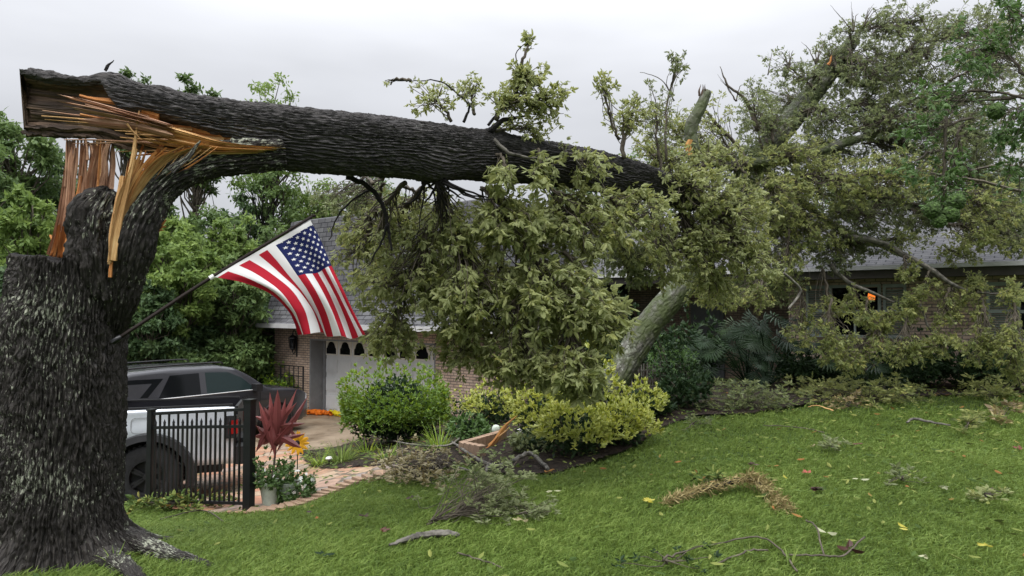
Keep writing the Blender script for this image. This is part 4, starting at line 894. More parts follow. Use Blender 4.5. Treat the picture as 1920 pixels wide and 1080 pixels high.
# splinters
def splinter(a, c, w0, mat, tw=0, thick=.35, bend=0.0, seg=6, tip=.08, nm='splinter'):
    a = np.array(P(*a)); c = np.array(P(*c)); d = c - a; L_ = np.linalg.norm(d); d /= L_; s = unit(np.cross(d, [0, 1, 0])); u = np.cross(s, d)
    V = []; UV = []; t = np.linspace(0, 1, seg+1); ph = random.random()*9
    for i, x in enumerate(t):
        w_ = w0*(1 - (1-tip)*x**1.4)*(1+.22*math.sin(x*9+ph)*(1-x)); th = w_*thick + .003; p = a + d*L_*x + s*bend*L_*math.sin(x*math.pi*.5)**2 + u*bend*.4*L_*x*x
        p = p + s*w0*.18*math.sin(x*7+ph)
        an = tw*x; ss = s*math.cos(an)+u*math.sin(an); uu = -s*math.sin(an)+u*math.cos(an)
        for k_, (q, r_) in enumerate(((-.5, -.5), (.1, -.9), (.5, -.3), (.4, .5), (-.4, .6))): V.append(p + ss*w_*q + uu*th*r_); UV.append((ph + w_*q + k_*.02, x*L_))
    n = 5; F_ = [(i*n+j, i*n+(j+1) % n, (i+1)*n+(j+1) % n, (i+1)*n+j) for i in range(seg) for j in range(n)] + [tuple(range(n-1, -1, -1)), tuple(seg*n+j for j in range(n))]
    b = MB(); b.add(V, F_, UV); return b.build(nm, M[mat], tree)
def fiber_sheet(Lc, Rc, mat, ncol, seed, rag=.15, rag0=.05, dp=.05, nl=26, th=.012, nm='torn_sheet'):
    lc, _ = crs(np.array([P(*p) for p in Lc]), np.ones(len(Lc)), 10); rc, _ = crs(np.array([P(*p) for p in Rc]), np.ones(len(Rc)), 10)
    tl = np.linspace(0, 1, len(lc)); V = []; UV = []; Fq = []; n0 = 0
    ed = np.r_[0, np.cumsum(rng.exponential(1, ncol)+.12)]; ed /= ed[-1]
    for c_ in range(ncol):
        s0, s1 = ed[c_], ed[c_+1]; sm_ = (s0+s1)/2; a = rag0*random.random()*(1 if random.random() < .7 else 2); b_ = 1 - rag*random.random()**1.5*(1 if random.random() < .75 else 1.6)
        t = np.linspace(a, max(b_, a+.2), nl); L3 = np.stack([np.interp(t, tl, lc[:, q]) for q in range(3)], 1); R3 = np.stack([np.interp(t, tl, rc[:, q]) for q in range(3)], 1)
        d = (fbm(np.full(nl, sm_*9), t*1.5, seed, 3)-.5)*dp*2 + (noise(c_*7.3, t*2.0, seed)-.5)*dp*.5
        tap = np.clip((t[-1]-t)/(.10+.1*random.random()), .12, 1)*np.clip((t-t[0])/.05, .4, 1); cc = L3+(R3-L3)*sm_; W3 = (R3-L3)*((s1-s0)*.58+.10/ncol)*tap[:, None]*(1 + .35*(noise(c_*3.7, t*5, seed)-.5))[:, None]
        cc = cc + [0, -1, 0]*d[:, None]; f = .25*random.random(); 
        for q, (k1, yy) in enumerate(((-1, 0), (0, -th*(1+f)), (1, 0), (0, th))): V.append(cc + W3*k1 + np.array([0, 1, 0])*yy)
        for i in range(nl): pass
        UV.append(np.stack([np.repeat([[c_*.31, c_*.31+.012, c_*.31+.024, c_*.31+.03]], nl, 0).T.ravel(), np.tile(t*np.linalg.norm(lc[-1]-lc[0]), 4)], 1))
        for i in range(nl-1):
            for q in range(4): Fq.append((n0+q*nl+i, n0+((q+1) % 4)*nl+i, n0+((q+1) % 4)*nl+i+1, n0+q*nl+i+1))
        n0 += 4*nl
    b = MB(); b.add(np.concatenate(V), Fq, np.concatenate(UV)); return b.build(nm, M[mat], tree)
fiber_sheet([(92, 486, 4.84), (108, 420, 4.86), (116, 340, 4.90), (122, 262, 4.95)], [(176, 484, 4.90), (178, 400, 4.92), (186, 330, 4.95), (200, 262, 5.0)], 'wood_pink', 34, 1, rag=.07, dp=.05)
fiber_sheet([(90, 486, 4.80), (104, 440, 4.82), (114, 400, 4.84)], [(160, 490, 4.84), (160, 440, 4.86), (150, 400, 4.88)], 'wood_orange', 16, 5, rag=.5, dp=.05)
fiber_sheet([(168, 400, 4.95), (166, 330, 4.96), (164, 262, 4.99)], [(214, 390, 4.95), (212, 330, 4.97), (214, 262, 5.0)], 'wood_pink', 16, 9, rag=.07, dp=.05)
fiber_sheet([(204, 500, 4.72), (214, 430, 4.72), (228, 370, 4.73), (250, 315, 4.75), (262, 280, 4.78)], [(218, 472, 4.76), (246, 396, 4.79), (288, 332, 4.82), (345, 288, 4.87), (430, 268, 4.96)], 'wood_blond', 34, 3, rag=.42, dp=.05)
fiber_sheet([(214, 440, 4.80), (228, 370, 4.82), (246, 310, 4.84), (256, 262, 4.88)], [(240, 430, 4.80), (262, 370, 4.83), (300, 320, 4.86), (350, 275, 4.93)], 'wood_orange', 20, 13, rag=.3, dp=.05)
fiber_sheet([(540, 279, 5.16), (430, 268, 4.96), (330, 240, 4.84), (250, 222, 4.76)], [(480, 288, 5.06), (400, 290, 4.95), (300, 284, 4.85), (225, 262, 4.80)], 'wood_blond', 22, 17, rag=.45, dp=.05)
fiber_sheet([(330, 236, 4.80), (260, 214, 4.72), (180, 192, 4.66), (110, 172, 4.62)], [(330, 262, 4.82), (260, 246, 4.74), (170, 236, 4.68), (75, 228, 4.62)], 'wood_pink', 16, 21, rag=.5, dp=.06)
# pinkish torn sheet standing at the left of the stump
for k in range(10):
    x = 102 + k*8.2 + random.uniform(-2, 2); tx = 130 + k*7.6 + random.uniform(-7, 7); hi_ = random.choice([268, 275, 290, 262, 320, 300]); Y = 4.92 + random.uniform(-.06, .10)
    splinter((x, 484 + random.uniform(-8, 4), Y-.03), (tx, hi_ + random.uniform(-6, 12), Y+.03), random.uniform(.010, .028), random.choice(['wood_pink', 'wood_pink', 'wood_orange', 'wood_pink']), tw=random.uniform(-.5, .5), bend=random.uniform(-.01, .02), tip=random.uniform(.25, .6), nm='torn_sheet')
for x0, x1, wd, y1 in ((104, 142, .07, 395), (125, 150, .06, 330), (140, 160, .07, 370), (108, 96, .05, 440), (155, 172, .05, 420)):
    splinter((x0, 486, 4.88), (x1, y1, 4.92), wd, 'wood_orange' if x0 != 140 else 'wood_blond', tw=.2, tip=.3, nm='torn_sheet')
splinter((122, 350, 4.9), (126, 238, 4.93), .014, 'wood_pink'); splinter((165, 300, 4.92), (157, 232, 4.95), .02, 'wood_pink')
for x, x1, y1 in ((182, 172, 268), (190, 184, 262), (197, 200, 270), (176, 188, 280), (186, 205, 268)):
    splinter((x, 352, 4.95), (x1, y1, 4.97), random.uniform(.03, .05), 'wood_pink' if x != 190 else 'wood_blond', tip=.5, nm='torn_sheet')
# blond fan from the split
splinter((212, 488, 4.74), (266, 208, 4.72), .055, 'wood_blond', tip=.10, thick=.5, bend=.012, seg=10)
splinter((218, 470, 4.76), (226, 330, 4.78), .060, 'wood_blond', tip=.5)
splinter((207, 520, 4.74), (216, 430, 4.74), .022, 'wood_orange', tip=.2); splinter((205, 492, 4.73), (211, 400, 4.74), .03, 'wood_blond', tip=.3)
for k in range(22):
    q = k/21; x0 = 219 + 8*q + random.uniform(-3, 3); y0 = 452 - 60*q + random.uniform(-10, 10)
    x1 = 245 + 150*q**1.15 + random.uniform(-8, 8); y1 = 300 - 36*q**.8 + random.uniform(-10, 10)
    splinter((x0, y0, 4.80 + .04*q), (x1, y1, 4.78 + .14*q), random.uniform(.010, .026), random.choice(['wood_blond', 'wood_blond', 'wood_orange']), tw=random.uniform(-.6, .6), bend=-.10*q+random.uniform(-.03, .03), tip=random.uniform(.1, .45), seg=9)
for x0, y0, x1, y1, wd, mt in ((540, 276, 262, 228, .07, 'wood_orange'), (520, 274, 215, 243, .05, 'wood_blond'), (470, 270, 225, 258, .04, 'wood_blond'), (450, 262, 150, 214, .055, 'wood_orange'), (430, 275, 240, 266, .03, 'wood_blond'),
                       (360, 244, 78, 216, .022, 'wood_blond'), (330, 246, 84, 224, .018, 'wood_blond'), (300, 240, 80, 208, .018, 'wood_pink'), (420, 262, 235, 248, .035, 'wood_blond'), (400, 285, 250, 292, .03, 'wood_orange'), (380, 280, 215, 285, .018, 'wood_blond'), (350, 262, 135, 268, .02, 'wood_pink'), (300, 268, 120, 262, .02, 'wood_pink'), (300, 215, 150, 176, .06, 'wood_orange'), (280, 222, 160, 196, .04, 'wood_pink'), (560, 279, 380, 262, .03, 'wood_orange')):
    splinter((x0, y0, float(LOGY(x0))-.16), (x1, y1, float(LOGY(x1))-.17+random.uniform(-.03, .04)), wd, mt, tw=random.uniform(-.3, .3), tip=random.uniform(.08, .3), seg=10, bend=random.uniform(-.008, .008))
splinter((238, 232, 4.70), (264, 262, 4.72), .014, 'wood_blond'); splinter((196, 132, 4.80), (213, 112, 4.80), .025, 'rot', tip=.1)
splinter((322, 322, 4.80), (378, 266, 4.84), .055, 'bark', tip=.2)
for k in range(7): splinter((285+random.uniform(-5, 5), 425+k*2, 4.95), (308+random.uniform(-6, 6), 395+k*6, 4.95), .03, 'wood_orange', tip=.3)
# bare and leafy branches of the fallen crown
b = MB()
def bare(pts, r, mat='rot', nm='branch', par=None, sub=6):
    b = MB(); b.tube([P(*p) for p in pts], r, 8, sub=sub, jit=.004); return b.build(nm, M[mat], par or tree, smooth=True)
bare([(650, 330, 5.9), (690, 350, 6.0), (718, 385, 6.05), (728, 430, 6.1), (735, 470, 6.1)], [.025, .022, .02, .016, .01])
bare([(700, 355, 6.0), (660, 375, 6.1), (630, 410, 6.2), (618, 450, 6.2)], [.010, .009, .007, .004])
bare([(728, 420, 6.05), (712, 460, 6.1), (690, 500, 6.1)], [.012, .009, .004])
for k in range(16):
    x0 = 800 + random.uniform(-15, 40); x1 = x0 + random.uniform(-70, 150); y1 = 350 + random.uniform(10, 130) if k % 3 else 345 + random.uniform(0, 40)
    bare([(x0, 335, 6.1), ((x0+x1)/2 + random.uniform(-12, 12), 352 + random.uniform(0, 25), 6.15), (x1, y1, 6.3 + random.uniform(-.3, .4))], [random.uniform(.010, .020), .009, .003], sub=5)
bare([(925, 262, 6.3), (960, 290, 6.25), (1020, 298, 6.4), (1060, 310, 6.6)], [.022, .016, .012, .008], 'twig_grey'); bare([(1050, 275, 6.6), (1080, 300, 6.6), (1098, 335, 6.7)], [.014, .010, .006], 'twig_grey')
bare([(920, 245, 6.3), (945, 225, 6.3), (985, 218, 6.4)], [.03, .022, .01]); bare([(915, 235, 6.3), (935, 210, 6.3), (965, 180, 6.3), (975, 140, 6.3), (968, 100, 6.35), (998, 70, 6.4)], [.014, .012, .009, .006, .005, .003])
bare([(868, 228, 6.2), (880, 200, 6.2), (860, 178, 6.2), (825, 152, 6.2), (770, 152, 6.2), (722, 150, 6.2)], [.014, .010, .008, .006, .004, .003]); bare([(878, 205, 6.2), (890, 180, 6.2), (895, 150, 6.2)], [.008, .006, .003])
HL = M['leaf_h']; HS = M['leaf_h2']
LOGA = lambda x: (x, float(np.interp(x, [p[0] for p in lp], [p[1] for p in lp])), float(LOGY(x)))
# (x, y, rx, ry, depth, rdepth), tips, leaflet length, attach, leaves per tip
near = [
 ((805, 185, 66, 48, 6.2, .3), 16, .062, (845, 225, 6.2), 4), ((880, 165, 40, 36, 6.2, .25), 12, .062, (890, 215, 6.2), 4), ((728, 158, 10, 12, 6.2, .1), 2, .05, (770, 152, 6.2), 2),
 ((985, 145, 44, 44, 6.35, .25), 20, .085, (968, 190, 6.3), 5), ((1035, 185, 48, 44, 6.4, .25), 14, .09, (985, 215, 6.4), 5), ((955, 190, 60, 34, 6.3, .3), 20, .07, (930, 225, 6.3), 5), ((992, 78, 16, 18, 6.4, .1), 4, .07, (975, 120, 6.35), 4),
 ((1000, 240, 80, 22, 6.5, .3), 14, .075, (930, 245, 6.35), 4), ((1130, 155, 24, 26, 7.0, .2), 8, .07, (1160, 260, 7.1), 5), ((1180, 215, 60, 45, 7.4, .4), 24, .07, (1170, 300, 7.3), 5), ((1270, 115, 22, 34, 8.0, .2), 9, .075, (1250, 300, 7.9), 4), ((1230, 200, 45, 70, 7.8, .4), 18, .065, (1240, 330, 7.8), 4),
 ((950, 335, 40, 32, 6.1, .2), 7, .11, (930, 290, 6.3), 5), ((1010, 320, 45, 42, 6.2, .25), 6, .11, (1010, 280, 6.4), 6), ((1110, 330, 62, 52, 6.7, .3), 9, .10, (1080, 300, 6.8), 6), ((1060, 275, 45, 28, 6.5, .2), 3, .09, (1060, 295, 6.7), 5),
 ((720, 440, 80, 60, 6.6, .4), 30, .085, (760, 340, 6.1), 5), ((660, 380, 60, 35, 7.6, .5), 18, .07, (720, 335, 6.3), 4), ((840, 440, 90, 65, 6.6, .5), 46, .10, (830, 340, 6.2), 6), ((960, 430, 100, 60, 6.5, .5), 54, .115, (900, 350, 6.3), 6),
 ((1080, 430, 110, 75, 6.8, .5), 62, .11, (1010, 345, 6.6), 6), ((1190, 420, 80, 80, 7.3, .5), 46, .095, (1120, 350, 7.1), 6), ((760, 540, 105, 70, 6.7, .5), 56, .095, (800, 420, 6.4), 6), ((890, 560, 110, 85, 6.6, .6), 64, .105, (850, 420, 6.4), 6),
 ((1030, 560, 115, 85, 6.5, .6), 70, .12, (960, 430, 6.5), 6), ((1120, 600, 70, 70, 6.6, .5), 42, .12, (1060, 470, 6.6), 6), ((620, 370, 60, 30, 8.2, .4), 11, .075, (700, 345, 6.4), 5), ((770, 450, 110, 80, 7.9, .4), 34, .085, (790, 350, 6.6), 5), ((690, 370, 80, 34, 8.0, .4), 16, .08, (720, 345, 6.6), 5), ((930, 620, 170, 110, 7.3, .4), 60, .09, (930, 450, 7.0), 5), ((690, 440, 70, 70, 7.4, .4), 34, .075, (720, 385, 6.6), 5), ((655, 480, 40, 60, 7.4, .3), 16, .07, (690, 440, 7.0), 5), ((700, 540, 50, 50, 7.2, .3), 16, .08, (720, 480, 7.0), 5), ((790, 380, 70, 36, 7.2, .4), 18, .07, (760, 350, 6.4), 5), ((1175, 500, 60, 50, 7.8, .4), 26, .10, (1140, 400, 7.4), 6), ((730, 635, 62, 45, 6.8, .4), 32, .09, (760, 540, 6.7), 6), ((870, 660, 75, 50, 6.8, .4), 22, .085, (870, 560, 6.6), 6),
 ((975, 680, 85, 56, 6.6, .4), 46, .105, (960, 560, 6.5), 6), ((1075, 705, 70, 48, 6.5, .4), 46, .12, (1060, 590, 6.5), 6), ((1020, 600, 120, 110, 7.6, .4), 56, .10, (1000, 500, 7.0), 6), ((860, 520, 150, 100, 7.7, .4), 60, .09, (860, 420, 7.0), 6)]
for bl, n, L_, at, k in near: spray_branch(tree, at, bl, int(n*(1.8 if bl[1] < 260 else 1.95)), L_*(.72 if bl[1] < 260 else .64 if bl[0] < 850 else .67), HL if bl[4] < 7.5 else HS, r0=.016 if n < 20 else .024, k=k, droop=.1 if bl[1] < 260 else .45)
mid = [((1290, 350, 110, 60, 8.0, .6), 60, .09, (1260, 360, 8.0), 6), ((1370, 400, 90, 90, 8.4, .6), 70, .09, (1290, 380, 8.2), 6), ((1290, 470, 120, 75, 8.3, .6), 80, .09, (1270, 380, 8.2), 6), ((1400, 490, 70, 60, 8.6, .5), 44, .09, (1350, 420, 8.4), 6),
 ((1240, 290, 90, 40, 8.2, .5), 30, .08, (1240, 340, 8.0), 5), ((1340, 290, 70, 40, 8.8, .5), 30, .085, (1290, 360, 8.4), 5), ((1230, 490, 60, 60, 7.8, .4), 30, .09, (1230, 400, 8.0), 6), ((1330, 540, 60, 30, 8.8, .4), 22, .085, (1330, 480, 8.6), 6)]
for bl, n, L_, at, k in mid: spray_branch(tree, at, bl, int(n*2.1), L_*.66, HL, r0=.03, k=k)

# ------------------------------------------------------------------ leaning grey tree beyond
LB = G(1125, 772); lean = empty('leaning_tree', LB, 'thick grey mossy trunk leaning right out of the yellow shrubs into the fallen crown', 'tree')
LYb = LB[1]
lpts = [(1095, 810, LYb-.1), (1134, 745, LYb), (1178, 670, LYb+.1), (1224, 600, LYb+.2), (1275, 540, LYb+.35), (1340, 440, LYb+.6), (1400, 335, LYb+.9), (1450, 265, LYb+1.1), (1500, 205, LYb+1.3), (1555, 135, LYb+1.5), (1600, 75, LYb+1.7)]
trunk_tube('trunk', [P(*p) for p in lpts], [r*p[2]/F for r, p in zip([29, 27, 25, 24, 24, 24, 23, 22, 20, 17, 12], lpts)], M['bark_grey'], lean, seg=90, ridge=.012, nr=30, lump=.09, ds=.025, s=51)
bb = [([(1600, 75, LYb+1.7), (1620, 50, LYb+1.8), (1660, 20, LYb+1.9)], [.06, .03, .015]), ([(1330, 305, LYb), (1420, 305, LYb+.1), (1490, 295, LYb+.2), (1570, 272, LYb+.4), (1680, 240, LYb+.7)], [.075, .09, .08, .07, .05]), ([(1300, 285, 8.6), (1295, 240, 8.6), (1312, 205, 8.6), (1325, 172, 8.65)], [.085, .08, .07, .055]),
 ([(1560, 130, LYb+1.4), (1620, 160, LYb+1.4), (1700, 130, LYb+1.4), (1750, 80, LYb+1.5)], [.06, .05, .035, .02]), ([(1720, 210, LYb+1), (1800, 190, LYb+.8), (1925, 180, LYb+.6)], [.04, .03, .02]), ([(1420, 300, LYb+.9), (1470, 350, LYb+.9), (1560, 420, LYb+1.2), (1640, 455, LYb+1.5), (1720, 490, LYb+1.5)], [.08, .07, .06, .05, .045])]
for p, r in bb: 
    o = trunk_tube('limb', [P(*q) for q in p], r, M['bark_grey'], lean, seg=24, ridge=.008, nr=9, lump=.12, ds=.04, s=random.randint(0, 99))
_t = tree; tree = lean
splinter((1290, 292, 8.45), (1292, 262, 8.45), .085, 'wood_gold', tip=.7, seg=3, nm='broken_wood'); splinter((1553, 122, LYb+1.2), (1560, 105, LYb+1.2), .05, 'wood_orange', tip=.4, nm='broken_wood')
for x in (1316, 1324, 1310): splinter((x, 180, 8.6), (x+random.uniform(-4, 6), 158, 8.6), .03, 'wood_dark', tip=.1, nm='broken_wood')
tree = _t
def bl(pts, r, mat='twig_grey', par=None): return bare(pts, r, mat, 'branch', par or lean)
bl([(1585, 442, 11.3), (1650, 455, 11.3), (1700, 480, 11.2), (1745, 505, 11.1), (1790, 535, 11.0), (1830, 548, 11), (1890, 552, 11)], [.05, .05, .048, .042, .03, .018, .01])
bl([(1555, 495, 11.4), (1585, 525, 11.4), (1625, 545, 11.3), (1680, 570, 11.3), (1720, 600, 11.3)], [.04, .036, .032, .016, .006])
bl([(1725, 570, 11), (1740, 610, 11), (1765, 650, 11)], [.014, .018, .01]); bl([(1470, 512, 10), (1500, 545, 10.2), (1478, 580, 10.1)], [.02, .02, .015])
bl([(1820, 320, 9), (1870, 310, 9), (1925, 315, 9)], [.012, .02, .022], 'twig'); bl([(1745, 325, 9), (1830, 338, 9), (1925, 362, 9)], [.012, .02, .022], 'twig'); bl([(1200, 135, 10), (1240, 150, 10), (1265, 190, 10)], [.004, .007, .012])
bl([(1350, 125, 12), (1365, 160, 12), (1400, 190, 12), (1420, 245, 12)], [.006, .02, .03, .04], 'twig'); bl([(1320, 205, 11), (1355, 245, 11), (1385, 275, 11), (1400, 310, 11)], [.02, .03, .03, .04], 'twig')
for k in range(26):    # bare top twigs against the sky
    x = random.choice([1440, 1480, 1530, 1600, 1620, 1690, 1740, 1380, 1260]); y = {1440: 110, 1480: 100, 1530: 90, 1600: 30, 1620: 20, 1690: 40, 1740: 30, 1380: 160, 1260: 130}[x]
    a = random.uniform(0, 6.28); q = random.uniform(18, 50); bl([(x, y+30, 12), (x+q*math.cos(a)*.5, y+5*random.random(), 12), (x+q*math.cos(a), y-q*.6*random.random(), 12)], [.012, .006, .002], 'twig')
far = [((1250, 230, 55, 45, 10.5, .5), 18, .08, (1350, 330, 10.8)), ((1340, 230, 50, 60, 11, .5), 22, .08, (1400, 330, 11)), ((1410, 165, 40, 28, 12, .5), 9, .08, (1430, 280, 12)), ((1440, 220, 70, 60, 11.6, .7), 44, .085, (1450, 270, 11.5)), ((1470, 120, 55, 35, 12, .5), 14, .08, (1530, 170, 12)),
 ((1510, 150, 60, 40, 12, .5), 26, .08, (1540, 150, 12)), ((1590, 60, 45, 35, 12.3, .4), 14, .085, (1600, 90, 12.3)), ((1660, 50, 60, 45, 12.2, .6), 30, .085, (1620, 60, 12.2)), ((1640, 140, 80, 55, 12, .7), 56, .085, (1590, 90, 12.2)), ((1740, 100, 80, 70, 11.8, .7), 56, .085, (1680, 110, 12)),
 ((1560, 220, 80, 50, 11.8, .6), 50, .085, (1500, 210, 11.8)), ((1680, 220, 90, 60, 11.6, .7), 60, .085, (1600, 250, 11.7)), ((1500, 290, 90, 45, 11.2, .5), 50, .09, (1440, 290, 11.2)), ((1450, 370, 90, 60, 10.8, .6), 62, .09, (1440, 330, 10.8)), ((1580, 340, 110, 60, 11.0, .6), 76, .085, (1500, 330, 11)),
 ((1700, 330, 100, 60, 10.8, .6), 66, .085, (1600, 330, 11)), ((1520, 430, 90, 50, 11.2, .5), 64, .085, (1480, 370, 11.2)), ((1630, 410, 90, 50, 11.6, .5), 56, .085, (1560, 400, 11.5)), ((1800, 240, 110, 90, 11, .7), 56, .085, (1700, 230, 11)), ((1860, 380, 90, 60, 10.6, .6), 44, .09, (1760, 350, 10.8)),
 ((1850, 450, 90, 30, 10.8, .5), 34, .09, (1760, 420, 11)), ((1480, 500, 60, 45, 11, .5), 30, .085, (1480, 430, 11)), ((1570, 490, 60, 30, 11.5, .4), 24, .08, (1560, 440, 11.4)), ((1700, 450, 50, 28, 11.3, .3), 16, .08, (1660, 450, 11.3)), ((1700, 510, 28, 30, 11.1, .3), 12, .09, (1700, 480, 11.2)),
 ((1550, 590, 36, 40, 11.3, .3), 16, .085, (1540, 500, 11.4)), ((1600, 570, 44, 40, 11.2, .3), 18, .085, (1600, 535, 11.3)), ((1660, 610, 44, 40, 11.1, .3), 26, .09, (1680, 570, 11.3)), ((1710, 575, 36, 38, 11.1, .3), 20, .09, (1700, 580, 11.2)), ((1620, 600, 32, 18, 11.0, .2), 9, .09, (1625, 560, 11.2)),
 ((1585, 680, 55, 26, 10.9, .4), 26, .09, (1640, 620, 11.1)), ((1830, 540, 40, 40, 11, .3), 20, .09, (1830, 548, 11)), ((1840, 600, 30, 36, 10.9, .3), 12, .09, (1835, 555, 11)), ((1900, 560, 36, 50, 10.6, .4), 18, .09, (1890, 550, 10.8)), ((1765, 645, 46, 30, 10.8, .3), 18, .09, (1765, 640, 11)), ((1740, 540, 30, 26, 11, .3), 10, .08, (1745, 505, 11.1)),
 ((1870, 120, 80, 90, 11.2, .7), 44, .085, (1780, 150, 11.4)), ((1780, 560, 30, 24, 11.1, .3), 8, .08, (1790, 535, 11)), ((1420, 560, 60, 26, 10.4, .4), 22, .08, (1440, 500, 10.6))]
far += [((1500, 350, 150, 90, 12.2, .4), 120, .09, (1500, 330, 12)), ((1680, 380, 130, 70, 12.2, .4), 110, .09, (1600, 360, 12)), ((1840, 330, 110, 90, 12.0, .5), 110, .09, (1700, 330, 12)), ((1880, 420, 90, 50, 11.6, .4), 60, .09, (1760, 400, 11.6)), ((1400, 300, 70, 60, 11.5, .4), 50, .09, (1420, 320, 11.5)),
 ((1770, 180, 130, 100, 12, .5), 90, .085, (1680, 200, 12)), ((1880, 90, 90, 110, 12, .5), 80, .085, (1780, 120, 12)), ((1640, 200, 110, 70, 12.2, .4), 80, .085, (1590, 200, 12)), ((1560, 110, 70, 60, 12.6, .4), 34, .08, (1570, 130, 12.3)), ((1480, 200, 90, 70, 13, .3), 60, .085, (1520, 180, 12.4)), ((1590, 130, 80, 60, 13, .3), 60, .085, (1580, 110, 12.4)), ((1680, 120, 80, 80, 13, .3), 70, .085, (1640, 130, 12.4)), ((1560, 280, 110, 60, 13, .3), 90, .085, (1500, 290, 12.4)), ((1700, 270, 110, 60, 12.8, .3), 90, .085, (1620, 270, 12.4)), ((1420, 230, 50, 60, 12.4, .3), 26, .085, (1440, 270, 12)), ((1840, 260, 90, 80, 12.6, .3), 80, .085, (1740, 260, 12.4)), ((1820, 60, 90, 60, 12.6, .4), 60, .085, (1740, 80, 12.4)), ((1340, 300, 60, 60, 11.4, .3), 30, .085, (1380, 320, 11.4)), ((1460, 440, 100, 60, 11.8, .4), 80, .09, (1450, 400, 11.6)), ((1600, 460, 100, 30, 12.0, .3), 60, .085, (1560, 430, 11.8)),
 ((1720, 40, 90, 50, 12.2, .5), 40, .08, (1660, 60, 12.2)), ((1290, 250, 60, 50, 10.5, .4), 26, .08, (1380, 320, 10.8)), ((1430, 540, 90, 40, 11.4, .3), 50, .085, (1440, 470, 11.2)), ((1350, 560, 50, 26, 9.4, .3), 22, .085, (1360, 480, 9.2)),
 ((1900, 650, 40, 50, 10.2, .3), 30, .09, (1900, 560, 10.6)), ((1850, 400, 110, 36, 11.8, .4), 80, .09, (1700, 380, 12)), ((1910, 450, 40, 40, 11.4, .4), 36, .09, (1860, 400, 11.6)), ((1740, 420, 50, 24, 11.8, .3), 22, .085, (1700, 390, 12)), ((1560, 640, 60, 36, 10.8, .3), 26, .085, (1560, 560, 11)), ((1700, 660, 60, 30, 10.8, .3), 26, .085, (1700, 590, 11)), ((1840, 650, 60, 40, 10.6, .3), 34, .085, (1840, 560, 10.9)), ((1780, 600, 40, 40, 11, .3), 16, .085, (1780, 540, 11)), ((1500, 620, 40, 50, 11.2, .3), 16, .085, (1500, 540, 11.2)), ((1905, 700, 30, 30, 10.4, .3), 16, .085, (1900, 620, 10.5)), ((1640, 650, 60, 20, 10.9, .3), 16, .085, (1650, 600, 11.1)), ((1800, 480, 50, 18, 11.2, .3), 14, .085, (1770, 470, 11.2))]
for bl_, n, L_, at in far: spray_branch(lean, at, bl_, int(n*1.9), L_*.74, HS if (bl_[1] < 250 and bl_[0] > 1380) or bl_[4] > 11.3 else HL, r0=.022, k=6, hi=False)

# ------------------------------------------------------------------ citrus tree at the right edge
cb = np.array([4.7, 4.6, 0]); ct = empty('citrus_tree', (cb[0], cb[1], h1(*cb[:2])), 'bright green citrus tree reaching in at the right edge with bumpy green fruit', 'tree')
trunk_tube('trunk', [cb + [0, 0, -.1], cb + [.05, 0, .8], cb + [-.05, .1, 1.6], cb + [-.3, .1, 2.3], cb + [-.7, .2, 3.2]], [.11, .09, .08, .06, .03], M['twig_grey'], ct, seg=20, ridge=.004, nr=8, lump=.1, ds=.04)
cit = [((1760, 190, 70, 60, 4.9, .25), 26, (1940, 190, 4.8)), ((1830, 90, 80, 80, 4.9, .3), 36, (1930, 150, 4.8)), ((1880, 220, 70, 70, 4.8, .3), 30, (1950, 200, 4.8)), ((1720, 250, 55, 50, 4.9, .2), 18, (1830, 220, 4.9)), ((1790, 330, 60, 55, 4.9, .2), 24, (1800, 240, 4.9)), ((1890, 40, 60, 60, 4.8, .3), 24, (1950, 60, 4.8)), ((1700, 330, 36, 36, 4.9, .2), 7, (1760, 280, 4.9)), ((1765, 395, 42, 26, 4.9, .15), 12, (1775, 330, 4.9)), ((1890, 330, 50, 60, 4.8, .2), 12, (1950, 280, 4.8)), ((1960, 200, 60, 160, 4.7, .3), 36, (2000, 250, 4.6))]
for bl_, n, at in cit: spray_branch(ct, at, bl_, n, .042, M['leaf_c'], M['twig'], r0=.010, k=7, nl=3, hi=True, ratio=.42, droop=.2)
for p0, p1 in (((1950, 175, 4.8), (1770, 190, 4.9)), ((1775, 190, 4.9), (1768, 390, 4.9))): bare([p0, ((p0[0]+p1[0])/2, (p0[1]+p1[1])/2+5, 4.87), p1], [.012, .010, .006], 'twig', 'branch', ct)
def fruit(px, py, Y, r, lab):
    c = P(px, py, Y); a = np.linspace(0, np.pi, 40); b = MB(); b.lathe([(max(1e-4, r*math.sin(t)), r*math.cos(t)) for t in a], c, 60); o = b.build('citrus_fruit', M['fruit'], None, smooth=True)
    V = np.array([v.co for v in o.data.vertices]) - c; d = unit(V); V = c + d*r*(1 + .24*(fbm(d[:, 0]*8+px, d[:, 1]*8, d[:, 2]*8, 2)-.5)*2)[:, None]; o.data.vertices.foreach_set('co', V.astype(np.float32).ravel()); weld(o)
    o.data.polygons.foreach_set('use_smooth', np.ones(len(o.data.polygons), bool)); tag(o, lab, 'fruit', 'green citrus fruits hanging at the right')
spray_branch(ct, (1770, 350, 4.6), (1768, 372, 46, 20, 4.72, .03), 4, .034, M['leaf_c'], M['twig'], r0=.005, k=4, nl=3, ratio=.42, droop=.3)
for px, py, r, lab in ((1748, 394, .052, 'bumpy green fruit at the left of the hanging bunch'), (1793, 378, .054, 'bumpy green fruit at the top right of the hanging bunch'), (1782, 402, .052, 'bumpy green fruit at the lower right of the hanging bunch'), (1760, 414, .046, 'smallest bumpy green fruit at the bottom of the hanging bunch'), (1867, 209, .052, 'single brownish green fruit hanging high at the right edge')): fruit(px, py, 4.55, r, lab)
